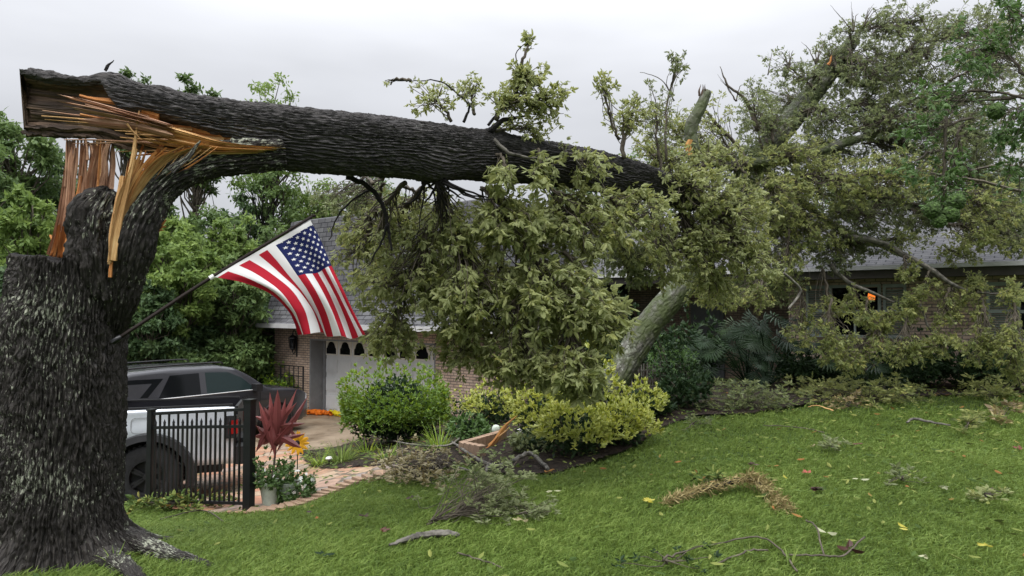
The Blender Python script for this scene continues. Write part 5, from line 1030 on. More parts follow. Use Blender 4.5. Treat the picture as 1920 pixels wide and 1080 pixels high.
# ------------------------------------------------------------------ shrubs and bed plants
c = G(738, 838); c[1] += .55; c[2] = h1(c[0], c[1]); Yc = c[1]; c[0] = P(740, 800, Yc)[0]
hh = (P(740, 684, Yc)[2] - c[2])*1.13
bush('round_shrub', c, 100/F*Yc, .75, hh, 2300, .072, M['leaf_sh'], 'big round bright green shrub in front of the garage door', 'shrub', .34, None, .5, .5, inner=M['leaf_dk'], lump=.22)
def ybush(x, y, ytop, rxp, n, lab, ry=.5, L_=.064, mat='leaf_ye', grp='yellow variegated shrubs in the mulch bed'):
    c = G(x, y); rx = rxp/F*c[1]; hh = P(x, ytop, c[1])[2] - c[2]; c[1] += ry*.6; c[2] = h1(c[0], c[1])
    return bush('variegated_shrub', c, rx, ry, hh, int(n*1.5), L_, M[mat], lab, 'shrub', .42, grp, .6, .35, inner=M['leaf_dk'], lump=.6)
ybush(1165, 842, 752, 62, 330, 'low yellow green shrub at the right tip of the mulch bed')
ybush(1080, 862, 745, 70, 330, 'wide yellow green shrub over the churned black mulch', .5)
ybush(1010, 830, 712, 50, 260, 'tall yellow shrub left of the leaning trunk base', .45)
ybush(925, 800, 712, 48, 230, 'yellow shrub against the brick right of the garage door', .4)
ybush(860, 800, 725, 30, 60, 'thin pale yellow shrub beside the big round shrub', .3)
ybush(1210, 790, 722, 44, 150, 'yellow green shrub right of the leaning trunk base', .4, .07)
ybush(1120, 800, 640, 40, 90, 'upright yellow leaved shrub behind the leaning trunk', .4, .08)
ybush(1290, 770, 690, 50, 130, 'dark leafy shrub in front of the small picket fence', .4, .08, 'leaf_dk', None)
def plainbush(nm, x, y, ytop, rxp, n, mat, lab, ry=.5, L_=.09, back=.4, hi=False, **k):
    c = G(x, y); rx = rxp/F*c[1]; c[1] += back; c[2] = h1(c[0], c[1]); hh = P(x, ytop, c[1])[2] - c[2]
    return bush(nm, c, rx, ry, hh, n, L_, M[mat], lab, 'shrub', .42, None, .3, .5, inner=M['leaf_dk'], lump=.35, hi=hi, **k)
plainbush('garden_shrub', 1285, 745, 600, 48, 170, 'leaf_c', 'bright green feathery shrub behind the leaning trunk', .5, .07, 1.0)
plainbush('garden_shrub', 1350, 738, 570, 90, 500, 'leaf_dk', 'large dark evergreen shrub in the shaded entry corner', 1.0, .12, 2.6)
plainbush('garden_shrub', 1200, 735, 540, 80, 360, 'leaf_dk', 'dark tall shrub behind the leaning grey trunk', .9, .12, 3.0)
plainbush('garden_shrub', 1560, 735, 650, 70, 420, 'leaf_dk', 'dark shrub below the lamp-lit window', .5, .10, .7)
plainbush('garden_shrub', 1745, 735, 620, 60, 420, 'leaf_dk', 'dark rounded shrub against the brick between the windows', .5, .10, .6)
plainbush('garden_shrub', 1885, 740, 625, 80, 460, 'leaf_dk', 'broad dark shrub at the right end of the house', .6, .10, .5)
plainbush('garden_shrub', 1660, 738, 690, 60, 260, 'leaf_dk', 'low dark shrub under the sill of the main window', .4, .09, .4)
plainbush('garden_shrub', 475, 778, 678, 80, 900, 'leaf_sh', 'low bright green hedge between the SUV hood and the brick pier', .6, .12, .3)
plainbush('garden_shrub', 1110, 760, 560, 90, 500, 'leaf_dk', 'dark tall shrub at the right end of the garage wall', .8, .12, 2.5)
plainbush('garden_shrub', 1000, 770, 640, 70, 360, 'leaf_bg', 'green shrub against the brick end of the garage', .5, .10, 1.5)
plainbush('garden_shrub', 875, 835, 775, 34, 130, 'leaf_c', 'low dark green plant between the round shrub and the brick border', .3, .09, .3, True)
plainbush('garden_shrub', 900, 790, 735, 40, 130, 'leaf_h2', 'thin brownish shrub against the pale brick behind the border', .3, .07, .3, True)
plainbush('garden_shrub', 1000, 850, 800, 40, 120, 'leaf_h2', 'low brown green plant under the yellow shrubs by the churned mulch', .3, .07, .1, True)
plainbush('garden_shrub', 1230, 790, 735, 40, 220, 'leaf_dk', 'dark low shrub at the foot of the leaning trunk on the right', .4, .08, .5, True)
# philodendron with big lobed leaves
def philo(x, y, Y, n, R_, lab):
    base = P(x, y, Y); base[2] = h1(base[0], base[1]); e = empty('philodendron', base, lab, 'plant', 'deep lobed plants in the shade')
    B, D, Nn, Ln, Wd = [], [], [], [], []
    for k in range(n):
        a = random.uniform(0, 6.28); el = random.uniform(.1, 1.3); L_ = R_*random.uniform(.55, 1.05)
        tip = base + np.array([math.cos(a)*math.cos(el)*L_, math.sin(a)*math.cos(el)*L_, math.sin(el)*L_*1.1 + .12])
        b = MB(); b.tube([base, (base+tip)/2 + [0, 0, .12*L_], tip], [.014, .011, .007], 6, sub=5); b.build('stem', M['leaf_ph'], e, smooth=True)
        ax = unit(np.array([math.cos(a)*.8, math.sin(a)*.8 - .5, -.55])); nr = unit(np.array([0, -.6, 1.]) + rng.normal(0, .2, 3)); sd = unit(np.cross(ax, nr)); S_ = .40*random.uniform(.7, 1.1)
        for j in range(9):
            for s in (1, -1):
                f = j/9; th = 1.9 - 1.75*f; B.append(tip + ax*S_*(f*.75)); D.append(ax*math.cos(th)+sd*s*math.sin(th)); Nn.append(nr + rng.normal(0, .12, 3)); Ln.append(S_*(.50+.35*math.sin(f*3.0+.3))); Wd.append(S_*.10)
        B.append(tip + ax*S_*.6); D.append(ax); Nn.append(nr); Ln.append(S_*.55); Wd.append(S_*.13)
    leaves('foliage', np.array(B), np.array(D), np.array(Nn), np.array(Ln), np.array(Wd), M['leaf_ph'], e, np.repeat(rng.random(n), len(B)//n), hi=True, droop=.12)
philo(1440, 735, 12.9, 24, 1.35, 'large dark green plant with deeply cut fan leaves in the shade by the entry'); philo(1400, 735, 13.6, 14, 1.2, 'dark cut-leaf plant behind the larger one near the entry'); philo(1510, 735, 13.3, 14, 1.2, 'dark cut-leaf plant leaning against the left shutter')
# strappy tufts
def tuft(c, n, L_, wd, mat, nm, lab, cat, group=None, spread=.5, r=.12):
    e = empty(nm, c, lab, cat, group); a = rng.random(n)*6.28; rr = rng.random(n)**.5*r; base = np.array(c) + np.c_[np.cos(a)*rr, np.sin(a)*rr, np.full(n, -.01)]
    el = rng.random(n)*spread; d = np.c_[np.cos(a)*np.sin(el), np.sin(a)*np.sin(el), np.cos(el)]; ln = L_*(.6+.5*rng.random(n)); k = 5
    t = np.linspace(0, 1, k+1); C = base[:, None] + d[:, None]*(ln[:, None]*t)[..., None]; out_ = np.c_[np.cos(a), np.sin(a), np.zeros(n)]; C = C + out_[:, None]*(ln[:, None]*.35*t**2)[..., None]; C[..., 2] -= ln[:, None]*.45*t**2.5*np.clip(el[:, None]*1.2, 0, 1)
    s = np.c_[-np.sin(a), np.cos(a), np.zeros(n)]; w_ = wd*(1-t**2*.95)*(.5+t)**.3; V = np.stack([C + s[:, None]*w_[None, :, None]*.5, C - s[:, None]*w_[None, :, None]*.5], 2)
    idx = np.arange(n*(k+1)*2).reshape(n, k+1, 2); Q = np.stack([idx[:, :-1, 0], idx[:, :-1, 1], idx[:, 1:, 1], idx[:, 1:, 0]], -1).reshape(-1, 4)
    mesh_np('leaf_blades', V.reshape(-1, 3), [Q], mat, e, rnd=np.repeat(rng.random(n), (k+1)*2)); return e
TG = 'strappy grass clumps beside the walk'
for x, y, n, L_, lab in ((640, 868, 170, .42, 'large bright strappy clump between the potted plants and the round shrub'), (600, 872, 90, .34, 'strappy clump just right of the potted plants'), (825, 842, 120, .42, 'pale strappy clump at the right foot of the round shrub'), (725, 862, 70, .28, 'small strappy clump below the round shrub'), (690, 850, 60, .30, 'strappy clump at the left foot of the round shrub'), (1085, 770, 40, .6, 'broad green blades at the foot of the leaning trunk'), (880, 815, 50, .34, 'dark green blades beside the little white ornament')):
    tuft(G(x, y), n, L_, .014, M['leaf_sh'] if n < 150 else M['blade'], 'grass_clump', lab, 'plant', TG, 1.1, .14)
for x, y, lab in ((215, 1062, 'few tall grass blades in front of the big trunk'), (1480, 1062, 'grass sprig at the bottom right')): tuft(G(x, y), 14, .15, .010, M['blade'], 'grass_sprig', lab, 'plant', None, .5, .03)
# pots
def pot(c, r0, r1, h, lab):
    e = empty('plant_pot', c, lab, 'plant pot', 'pots at the end of the fence'); b = MB()
    b.lathe([(0, 0), (r0, 0), (r1*.97, h*.86), (r1*1.06, h*.87), (r1*1.06, h), (r1*.93, h), (r1*.9, h*.9), (0, h*.9)], c, 32); b.build('pot', M['pot'], e, smooth=False); bevel(e.children[0], .006, 2) if False else None
    b = MB(); b.lathe([(0, h*.905), (r1*.9, h*.91)], c, 20); b.build('soil', M['soil'], e); return e
c1 = G(508, 948); c2 = G(543, 940)
pot(c1, .085, .125, .27, 'pale green pot holding the burgundy cordyline beside the fence post'); pot(c2, .085, .125, .22, 'pale pot of white flowers at the edge of the walk')
def cordyline():
    e = empty('cordyline', c1 + [0, 0, .24], 'burgundy cordyline with long pointed leaves in the pale pot', 'plant'); Y = c1[1]
    b = MB(); b.tube([c1 + [0, 0, .22], P(516, 850, Y), P(518, 800, Y)], [.014, .012, .010], 8, sub=4); b.build('stem', M['twig'], e, smooth=True)
    tg = [(500, 742), (540, 730), (573, 742), (484, 757), (560, 770), (545, 790), (478, 800), (505, 780), (535, 752), (572, 815), (486, 835), (520, 738), (560, 840), (470, 820), (492, 765), (552, 755), (566, 795), (474, 782), (528, 775), (510, 760), (555, 825), (480, 850)]
    B = []; D = []; Nn = []; Ln = []; Wd = []
    for k, (x, y) in enumerate(tg):
        a = P(517 + random.uniform(-8, 8), 858 - k*3.6, Y); t = P(x, y, Y + random.uniform(-.18, .18)); d = t - a; B.append(a); D.append(d + [0, 0, .02]); Ln.append(np.linalg.norm(d)*1.02); Wd.append(.052 + .04*random.random()); Nn.append(unit(np.array([random.uniform(-.6, .6), -1, .5])))
    leaves('foliage', np.array(B), np.array(D), np.array(Nn), np.array(Ln), np.array(Wd), M['leaf_rd'], e, np.r_[[.9, .85, .5, .95, .4], rng.random(len(B)-5)*.95], hi=True, fold=.35, droop=.20)
cordyline()
def vinca(c, n, rx, h, lab, nf, seed=0):
    e = bush('flowering_plant', c, rx, rx*.8, h, n, .05, M['leaf_c'], lab, 'plant', .45, 'flowering plants in the pots', .4, .8, lump=.4, hi=True, stems=8)
    for k in range(nf):
        d = rdir(1)[0]; d[1] = -abs(d[1]); d[2] = d[2]*.6; p = np.array(c) + [0, 0, h*.4] + d*[rx, rx*.8, h*.5]; s = unit(np.cross(d, [0, 0, 1])); u = np.cross(s, d); b = MB()
        for j in range(5): a = j*1.2566; v = s*math.cos(a)+u*math.sin(a); w_ = -s*math.sin(a)+u*math.cos(a); b.add([p, p+v*.016+w_*.010, p+v*.024, p+v*.016-w_*.010], [(0, 1, 2, 3)])
        b.build('flower', M['petal_w'], e)
vinca(c1 + [-.01, .02, .20], 190, .26, .56, 'leafy green plant around the cordyline stem', 4); vinca(c2 + [.03, -.02, .02], 220, .26, .50, 'white flowered plant spilling over the second pot', 16)
# sunflower ornament
def sunflower():
    c = P(558, 830, c2[1]+.4); g = np.array([c[0], c[1], h1(c[0], c[1])]); e = empty('sunflower', g, 'big yellow orange artificial sunflower behind the potted plants', 'flower'); b = MB(); b.tube([g, c], .006, 6); b.build('stem', M['leaf_dk'], e)
    n = 26; a = np.arange(n)*2*np.pi/n*2.0 + rng.normal(0, .08, n); r = .13; d = np.c_[np.cos(a), np.full(n, -.25), np.sin(a)]; leaves('petals', c + unit(d)*.02, d, np.tile([0, -1., .2], (n, 1)), r, .042, M['petal'], e, hi=True, fold=.1)
    b = MB(); b.lathe([(0, -.02), (.03, -.015), (.034, 0), (0, .01)], c, 16, axis='y'); b.build('flower_head', M['rot'], e, smooth=True)
sunflower()
# low brick edging corner, torn wood, path lights, ornaments
e = empty('brick_border', G(895, 848), 'low corner of tan edging bricks at the mulch bed', 'brick border')
a0, a1, a2 = G(866, 850), G(945, 826), G(905, 858)
for p, q, n in ((a0, a1, 10), (a0, a2, 4)):
    for k in range(n):
        s = (k+.5)/n; x = p[0]+(q[0]-p[0])*s; y = p[1]+(q[1]-p[1])*s; an = math.atan2(q[1]-p[1], q[0]-p[0]); b = MB(); w_ = math.hypot(*(q-p)[:2])/n/2 - .003
        b.box(-w_, w_, -.05, .05, -.05, .15, 0, Matrix.Translation((x, y, h1(x, y))) @ Matrix.Rotation(an + random.uniform(-.04, .04), 4, 'Z')); bevel(b.build('brick', M['brick_edge'] if False else m_brick('edging_single', (.42, .25, .17), (.33, .19, .13), (.4, .25, .18), 3, 3, .0) if k < 0 else bpy.data.materials['edging_single'], e), .006, 1)
def stick(pts, r, mat, nm, lab, cat, group=None):
    b = MB(); b.tube([np.array(P(*p)) if p[2] > 2 else G(p[0], p[1]) + [0, 0, p[2]] for p in pts], r, 8, sub=6, jit=.003); o = b.build(nm, M[mat], None, smooth=True); return tag(o, lab, cat, group)
e = empty('torn_branch', G(915, 850), 'split branch with a bright orange torn end stuck upright in the mulch bed', 'branch'); g_ = G(925, 838)
_s = tree; tree = e; splinter((918, 836, g_[1]), (968, 778, g_[1]-.1), .085, 'wood_gold', tip=.1, thick=.3, nm='torn_wood'); splinter((922, 834, g_[1]-.02), (955, 800, g_[1]-.12), .05, 'wood_blond', tip=.2, nm='torn_wood'); splinter((905, 850, g_[1]-.1), (940, 812, g_[1]-.12), .04, 'wood_orange', tip=.2, nm='torn_wood'); tree = _s
def path_light(x, y, h, r, mat, lab):
    g = G(x, y); e = empty('path_light', g, lab, 'path light', 'low lights along the garden'); b = MB(); b.tube([g, g+[0, 0, h*.8]], .012, 8); b.build('stake', M['blk'], e)
    b = MB(); b.lathe([(0, h+.025), (r*.6, h+.02), (r, h), (r, h-.012), (r*.5, h-.012)], g, 20); b.build('cap', M[mat], e, smooth=True); b = MB(); b.lathe([(r*.5, h*.98-.01), (r*.45, h*.72), (0, h*.72)], g, 16); b.build('lens', M['lens'], e, smooth=True)
path_light(617, 874, .12, .055, 'white', 'small white round path light in the grass clump by the walk'); path_light(1145, 765, .72, .12, 'white', 'path light with a pale cap just left of the leaning trunk')
def ornament():
    g = G(930, 838); g = P(930, 818, g[1]+.5); g[2] = h1(g[0], g[1]); b = MB(); b.lathe([(0, 0), (.06, .0), (.065, .02), (.03, .05), (.028, .09), (.05, .12), (.062, .16), (.055, .20), (.035, .225), (0, .235)], g, 16)
    b.lathe([(0, 0), (.02, .0), (.02, .03), (0, .035)], g + [.06, -.02, .12], 10); o = b.build('garden_ornament', M['white'], None, smooth=True); o.data.materials[0] = M['pot']; tag(o, 'small white garden ornament behind the brick border', 'ornament')
    g2 = G(975, 815); b = MB(); b.lathe([(0, .0), (.05, .01), (.06, .05), (.03, .09), (0, .10)], g2, 9); tag(b.build('white_stone', M['white'], None), 'pale chunk lying in the mulch beside the torn branch', 'stone')
ornament()
# small picket fence by the leaning trunk
def small_fence():
    Y0, Y1 = 12.6, 13.4; e = empty('picket_fence', P(1230, 745, Y0), 'small weathered stick fence in the shade right of the leaning trunk', 'fence')
    for k in range(26):
        s = k/25; Y = Y0+(Y1-Y0)*s; x = 1185 + 110*s + random.uniform(-1, 1); p = P(x, 700, Y); z0 = h1(p[0], p[1]); b = MB(); b.tube([(p[0], p[1], z0-.05), (p[0]+random.uniform(-.02, .02), p[1], P(x, 682+random.uniform(-8, 6), Y)[2])], .012, 6); b.build('picket', M['twig_grey'], e)
    for y in (695, 725): b = MB(); b.tube([P(1180, y, Y0+.02), P(1300, y-2, Y1+.02)], .012, 6); b.build('rail', M['twig_grey'], e)
small_fence()

# ------------------------------------------------------------------ things lying on the lawn
def leafy_ground(x, y, rx, ry, hgt, n, mat, lab, L_=.07, k=5, nl=5, bx=None, cat='branch', group='leafy branches fallen on the lawn', r0=.010):
    g = G(x, y); e = empty('fallen_branch', g, lab, cat, group); Y = g[1]; px = x + rng.normal(0, .5, n)*rx; py = np.clip(y + rng.normal(0, .5, n)*ry, 738, 1079)
    tips = np.array([G(a, b_) for a, b_ in zip(px, py)]); tips[:, 2] += rng.random(n)**1.5*hgt + .015
    st = G(*bx) if bx else g; mid = (tips+st)/2; mid[:, 2] = H(mid[:, 0], mid[:, 1]) + .03
    b = MB(); b.tube([st + [0, 0, .02], g + [0, 0, .05], tips[np.argmax(np.linalg.norm(tips-st, axis=1))]], [r0, r0*.7, r0*.3], 7, sub=6, jit=.006); b.build('branch', M['twig'], e, smooth=True)
    line = np.array([st, g]); w_ = rng.random(n)[:, None]; s0 = st*(1-w_) + g*w_ + [0, 0, .03]; tangle('twig', s0, tips, r0*.4, .002, M['twig'], e, 4, 5, .08)
    pos = np.repeat(tips, k, 0); ax = unit(np.repeat(unit(tips-s0), k, 0)*.5 + rdir(n*k)*.8 + [0, 0, .1]); ax[:, 2] = np.where(pos[:, 2]+ax[:, 2]*L_ < H(pos[:, 0], pos[:, 1]), np.abs(ax[:, 2]), ax[:, 2])
    B, D, Nn, Ln, ow = compound(pos, ax, unit(np.array([0, -.2, 1.]) + rng.normal(0, .5, (n*k, 3))), L_*(.7+.5*rng.random(n*k)), nl); D[:, 2] = np.abs(D[:, 2])*.6
    leaves('foliage', B, D, Nn, Ln, Ln*.42, M[mat], e, hi=Y < 9)
    return e
leafy_ground(770, 895, 85, 26, .24, 130, 'leaf_dry', 'long heap of wilted tan leaves on the fallen bough over the walk', .05, 4, bx=(860, 872), r0=.016)
leafy_ground(920, 955, 64, 34, .42, 110, 'leaf_h2', 'dark olive leafy branch lying in the middle of the lawn', .045, 5, bx=(800, 985))
leafy_ground(990, 970, 46, 18, .10, 22, 'leaf_h2', 'thin olive sprig right of the dark branch on the lawn', .05, 4)
leafy_ground(1400, 765, 90, 12, .35, 110, 'leaf_h2', 'wide heap of fallen leafy boughs along the far edge of the lawn', .07, 5, group=None, cat='branches')
leafy_ground(1630, 752, 110, 14, .30, 110, 'leaf_h', 'leafy boughs heaped on the grass below the lamp-lit window', .08, 5)
leafy_ground(1530, 740, 60, 6, .25, 40, 'leaf_h', 'leafy bough against the house beside the broken pale log', .08, 5)
leafy_ground(1870, 745, 70, 14, .30, 50, 'leaf_h', 'leafy bough on the grass at the far right edge', .09, 5)
leafy_ground(1815, 800, 30, 16, .16, 14, 'leaf_h', 'small leafy sprig at the tip of the pale lichen stick', .09, 5)
leafy_ground(1880, 790, 26, 16, .14, 9, 'leaf_dry', 'sprig of yellowing leaves at the right side of the lawn', .10, 5)
leafy_ground(1590, 765, 40, 8, .14, 16, 'leaf_dry', 'yellowing sprig on the lawn in front of the heaped boughs', .07, 4)
leafy_ground(1340, 912, 26, 8, .10, 6, 'leaf_lit', 'yellow green leafy sprig on top of the arched dry moss', .08, 4)
leafy_ground(330, 950, 90, 10, .10, 44, 'leaf_lit', 'bank of fallen yellow green leaves along the foot of the fence panel', .08, 4)
leafy_ground(1850, 935, 40, 14, .08, 8, 'leaf_h', 'thin sprig of leaves at the lower right of the lawn', .06, 4)
leafy_ground(1690, 905, 34, 12, .09, 8, 'leaf_h2', 'thin dark green sprig in the right middle of the lawn', .06, 4)
leafy_ground(1560, 842, 40, 10, .08, 8, 'leaf_h2', 'flat dark sprig on the lawn below the yellowing sprig', .06, 4)
leafy_ground(1300, 800, 40, 8, .10, 10, 'leaf_h2', 'small leafy sprig on the grass right of the yellow shrubs', .06, 4)
leafy_ground(1250, 1060, 110, 25, .05, 8, 'leaf_dk', 'nearly bare twigs lying at the bottom of the lawn', .04, 3)
BG = 'bare sticks on the lawn'
stick([(690, 822, .12), (730, 836, .10), (790, 846, .08), (840, 846, .08), (862, 838, .12)], [.012, .014, .015, .016, .014], 'twig_grey', 'fallen_stick', 'thin grey bough arching left over the walk from the mulch bed', 'stick')
stick([(848, 842, .10), (880, 862, .07), (915, 880, .06), (945, 882, .06), (985, 868, .10), (1000, 869, .10), (1028, 886, .03)], [.016, .02, .022, .026, .026, .024, .024], 'twig_grey', 'fallen_stick', 'long curved grey bough with an orange broken end beside the mulch bed', 'stick')
stick([(915, 880, .05), (905, 894, .03), (860, 884, .05), (820, 868, .06)], [.02, .014, .012, .006], 'twig_grey', 'fallen_stick', 'forked side bough under the curved grey bough', 'stick')
_s = tree; tree = empty('wood_chip', G(1028, 886), 'small orange chip of fresh wood at the end of the curved bough', 'wood chip'); y_ = G(1028, 886)[1]; splinter((1022, 886, y_), (1040, 880, y_), .04, 'wood_gold', nm='chip'); tree = _s
stick([(730, 1026, .015), (762, 1018, .025), (790, 1012, .03), (830, 1008, .03), (860, 1008, .02)], [.010, .022, .026, .030, .020], 'twig_grey', 'fallen_stick', 'short thick lichen covered stick in the front of the lawn', 'stick', None)
stick([(1700, 796, .03), (1712, 792, .05), (1740, 796, .04), (1782, 802, .03)], [.012, .02, .018, .012], 'twig_grey', 'fallen_stick', 'pale lichen covered stick on the right side of the lawn', 'stick')
stick([(1484, 722, .10), (1500, 720, .12), (1530, 726, .08)], [.05, .055, .045], 'twig_grey', 'fallen_log', 'pale broken piece of log at the far edge of the lawn', 'log')
stick([(1515, 766, .03), (1535, 766, .04), (1562, 774, .03)], [.006, .008, .012], 'wood_blond', 'fallen_stick', 'thin stick with a blond broken tip before the heaped boughs', 'stick')
for pts, lab in (([(1330, 1028, .02), (1420, 1020, .05), (1460, 1035, .03), (1495, 1078, .02)], 'long thin dark twig curving along the bottom right'), ([(1345, 1062, .02), (1400, 1045, .04), (1440, 1038, .02)], 'short dark twig crossing under the long curved twig'), ([(1510, 990, .06), (1530, 1015, .10), (1545, 1050, .03)], 'dark forked twig standing in the grass at the bottom right'), ([(1480, 1050, .03), (1530, 1056, .05), (1580, 1050, .03), (1620, 1024, .06)], 'dark twig bending up to the right near the bottom edge'), ([(860, 1040, .01), (900, 1058, .03), (945, 1068, .01)], 'thin brown twig in the grass at the bottom middle'), ([(1430, 800, .02), (1500, 806, .03), (1545, 812, .01)], 'thin twig lying in the middle of the right lawn'), ([(420, 980, .01), (380, 962, .03), (300, 975, .01)], 'thin twig below the fence panel')):
    stick(pts, [.006]*len(pts), 'twig', 'fallen_twig', lab, 'twig')
# arched strand of dry moss
def moss():
    e = empty('moss_clump', G(1370, 935), 'arched heap of tan dry moss over a dark stick on the lawn', 'moss'); pts = np.array([G(x, y) + [0, 0, z] for x, y, z in [(1245, 947, .02), (1290, 936, .05), (1340, 926, .07), (1400, 918, .10), (1430, 925, .09), (1455, 945, .03), (1474, 958, .01)]]); ln, _ = crs(pts, np.ones(len(pts)), 20)
    n = 1900; i = (rng.random(n)*(len(ln)-2)).astype(int); tt = i/len(ln); c = ln[i] + rng.normal(0, 1, (n, 3))*np.array([.032, .032, .022])*(.5+tt[:, None]); c[:, 2] = np.maximum(c[:, 2], H(c[:, 0], c[:, 1])+.005)
    d = unit(ln[np.minimum(i+3, len(ln)-1)]-ln[i]); d = d + rng.normal(0, .8, (n, 3)); leaves('strands', c, d, rdir(n), .06*(.5+rng.random(n)), .0035, M['moss'], e, droop=.3)
    b = MB(); b.tube([p + [0, 0, -.01] for p in pts[1:5]], [.008, .022, .022, .010], 8, sub=6, jit=.006); b.build('stick', M['rot'], e, smooth=True)
moss()
def debris(nm, x, y, n, L_, mat, lab, cat='debris', w_=.45, up=.5, group=None):
    g = G(x, y) + [0, 0, .03]; a = rng.random(n)*6.28; d = np.c_[np.cos(a), np.sin(a), up*rng.random(n)]; o = leaves(nm, np.tile(g, (n, 1)) + rng.normal(0, L_*.12, (n, 3))*[1, 1, .3], d, np.tile([0, 0, 1.], (n, 1))+rng.normal(0, .3, (n, 3)), L_, L_*w_, M[mat] if isinstance(mat, str) else mat, None, hi=True, fold=.3)
    return tag(o, lab, cat, group)
M['seed'] = m_leaf('dark_seed_cluster', (.02, .008, .008), (.05, .02, .018), (.09, .04, .03)); M['pinkleaf'] = m_leaf('pink_leaf', (.35, .08, .06), (.5, .14, .1), (.6, .25, .18)); M['yel'] = m_leaf('yellow_leaf', (.32, .28, .03), (.42, .38, .05), (.5, .46, .1)); M['pale'] = m_leaf('pale_leaf', (.26, .27, .16), (.38, .39, .24), (.5, .5, .3))
for a in (('seed_cluster', 1532, 924, 30, .06, 'seed', 'dark spiky seed cluster on the lawn right of the dry moss'), ('seed_cluster', 1410, 876, 9, .06, 'seed', 'small dark crumpled leaf behind the dry moss'), ('fallen_leaf', 1513, 894, 4, .07, 'pinkleaf', 'pink fallen leaf behind the spiky seed cluster', 'leaf'), ('fallen_leaf', 1472, 901, 2, .05, 'yel', 'bright yellow fallen leaf left of the pink one', 'leaf'), ('fallen_leaf', 1446, 905, 3, .09, 'leaf_lit', 'curled brown green leaf at the right of the dry moss', 'leaf'),
          ('flower_head', 1216, 946, 22, .05, 'yel', 'orange yellow flower head lying left of the dry moss', 'flower'), ('fallen_leaf', 1612, 906, 2, .08, 'pale', 'pale green leaf on the lawn right of the pink leaf', 'leaf'), ('fallen_leaf', 1768, 922, 3, .10, 'pale', 'large pale leaf on the right lawn', 'leaf'), ('fallen_leaf', 1858, 928, 3, .07, 'seed', 'small black leaf right of the large pale leaf', 'leaf'), ('fallen_leaf', 1550, 1010, 2, .09, 'pale', 'pale leaf caught in the dark twigs at the bottom right', 'leaf'),
          ('fallen_leaf', 1590, 1040, 4, .10, 'seed', 'dark upright curled leaf at the bottom right', 'leaf'), ('fallen_leaf', 715, 1002, 4, .06, 'leaf_rd', 'reddish curled leaf beside the thick lichen stick', 'leaf'), ('fallen_leaf', 682, 975, 5, .05, 'seed', 'dark crumpled leaf in the left front of the lawn', 'leaf'), ('fallen_leaf', 770, 940, 4, .05, 'seed', 'dark leaf left of the dark olive branch', 'leaf'), ('fallen_leaf', 585, 967, 2, .05, 'seed', 'tiny black leaf near the walk edge', 'leaf'), ('fallen_leaf', 608, 1048, 4, .07, 'leaf_dk', 'dark leaf at the bottom left of the lawn', 'leaf'),
          ('fallen_leaf', 1036, 928, 3, .07, 'pale', 'pale leaf right behind the dark olive branch', 'leaf'), ('fallen_leaf', 980, 985, 3, .07, 'leaf_dry', 'brown yellow leaf at the right foot of the dark olive branch', 'leaf'), ('fallen_leaf', 1850, 1033, 4, .06, 'yel', 'rounded yellow green leaf near the right bottom corner', 'leaf'), ('fallen_leaf', 1735, 1050, 3, .06, 'pale', 'pale leaf near the bottom edge at the right', 'leaf'), ('fallen_leaf', 1912, 845, 4, .08, 'leaf_rd', 'reddish brown leaf at the right edge of the lawn', 'leaf'), ('fallen_leaf', 1607, 838, 3, .07, 'leaf_rd', 'faded pink brown leaf in the middle of the right lawn', 'leaf'),
          ('fallen_leaf', 1525, 842, 3, .06, 'leaf_dry', 'tan leaf in the far middle of the right lawn', 'leaf'), ('fallen_leaf', 1765, 850, 3, .10, 'leaf_lit', 'broad green brown leaf below the small leafy sprig', 'leaf'), ('fallen_leaf', 1700, 1000, 3, .07, 'yel', 'yellow green leaf in the lower right lawn', 'leaf'), ('fallen_leaf', 1130, 905, 3, .05, 'leaf_lit', 'small brown leaf below the tip of the mulch bed', 'leaf')): debris(*a)

# ------------------------------------------------------------------ background woods
def bgtree(nm, x, ytop, Y, wpx, ybot, mat, lab, n=5200, tw=.16, nclump=70, L_=.22, lean=0, gap=.0, grp='woodland trees behind the house and driveway', trunkpx=None, barkm='twig'):
    top = P(x, ytop, Y); bx, by = top[0], Y; g = h1(bx, by); e = empty(nm, (bx, by, g), lab, 'tree', grp); Hh = top[2]-g; rw = wpx/F*Y; zb = P(x, ybot, Y)[2]
    zb = max(zb, g+.1); c0 = np.array([bx, by, (top[2]+zb)/2]); rz_ = (top[2]-zb)/2
    b = MB(); b.tube([(bx-lean, by, g-.3), (bx-lean*.4, by+.1, g+Hh*.4), (bx, by, g+Hh*.9)], [tw, tw*.7, tw*.15], 10, sub=6, jit=.02); b.build('trunk', M[barkm], e, smooth=True)
    u = rdir(nclump)*(rng.random((nclump, 1))**.45); u[:, 2] = np.clip(u[:, 2], -1, 1); q = c0 + u*np.array([rw, min(rw, 2.6), rz_])*.9
    hz = (q[:, 2]-g)/Hh; s0 = np.c_[np.full(nclump, bx), np.full(nclump, by), g + Hh*np.clip(hz*.75, .1, .85)]; tangle('limbs', s0, q, tw*.25, .01, M[barkm], e, 4, 4, .08)
    k = n//nclump; P_ = np.repeat(q, k, 0) + rdir(nclump*k)*(rng.random((nclump*k, 1))**.6)*np.array([.27, .27, .17])*rw*(.6+.5*rng.random((nclump, 1)).repeat(k, 0)); dd = rdir(nclump*k) + [0, -.2, -.15]
    nr = unit(rng.normal(0, .6, (nclump*k, 3)) + [0, -.2, 1]); cr = np.repeat(rng.random(nclump), k); leaves('crown', P_, dd, nr, L_*(.6+.8*rng.random(nclump*k)), L_*.52, M[mat], e, np.clip(.55*cr+.5*rng.random(nclump*k)-.03, 0, .999), droop=.25)
B1, B2, B3 = 'leaf_bg', 'leaf_bg2', 'leaf_bg3'
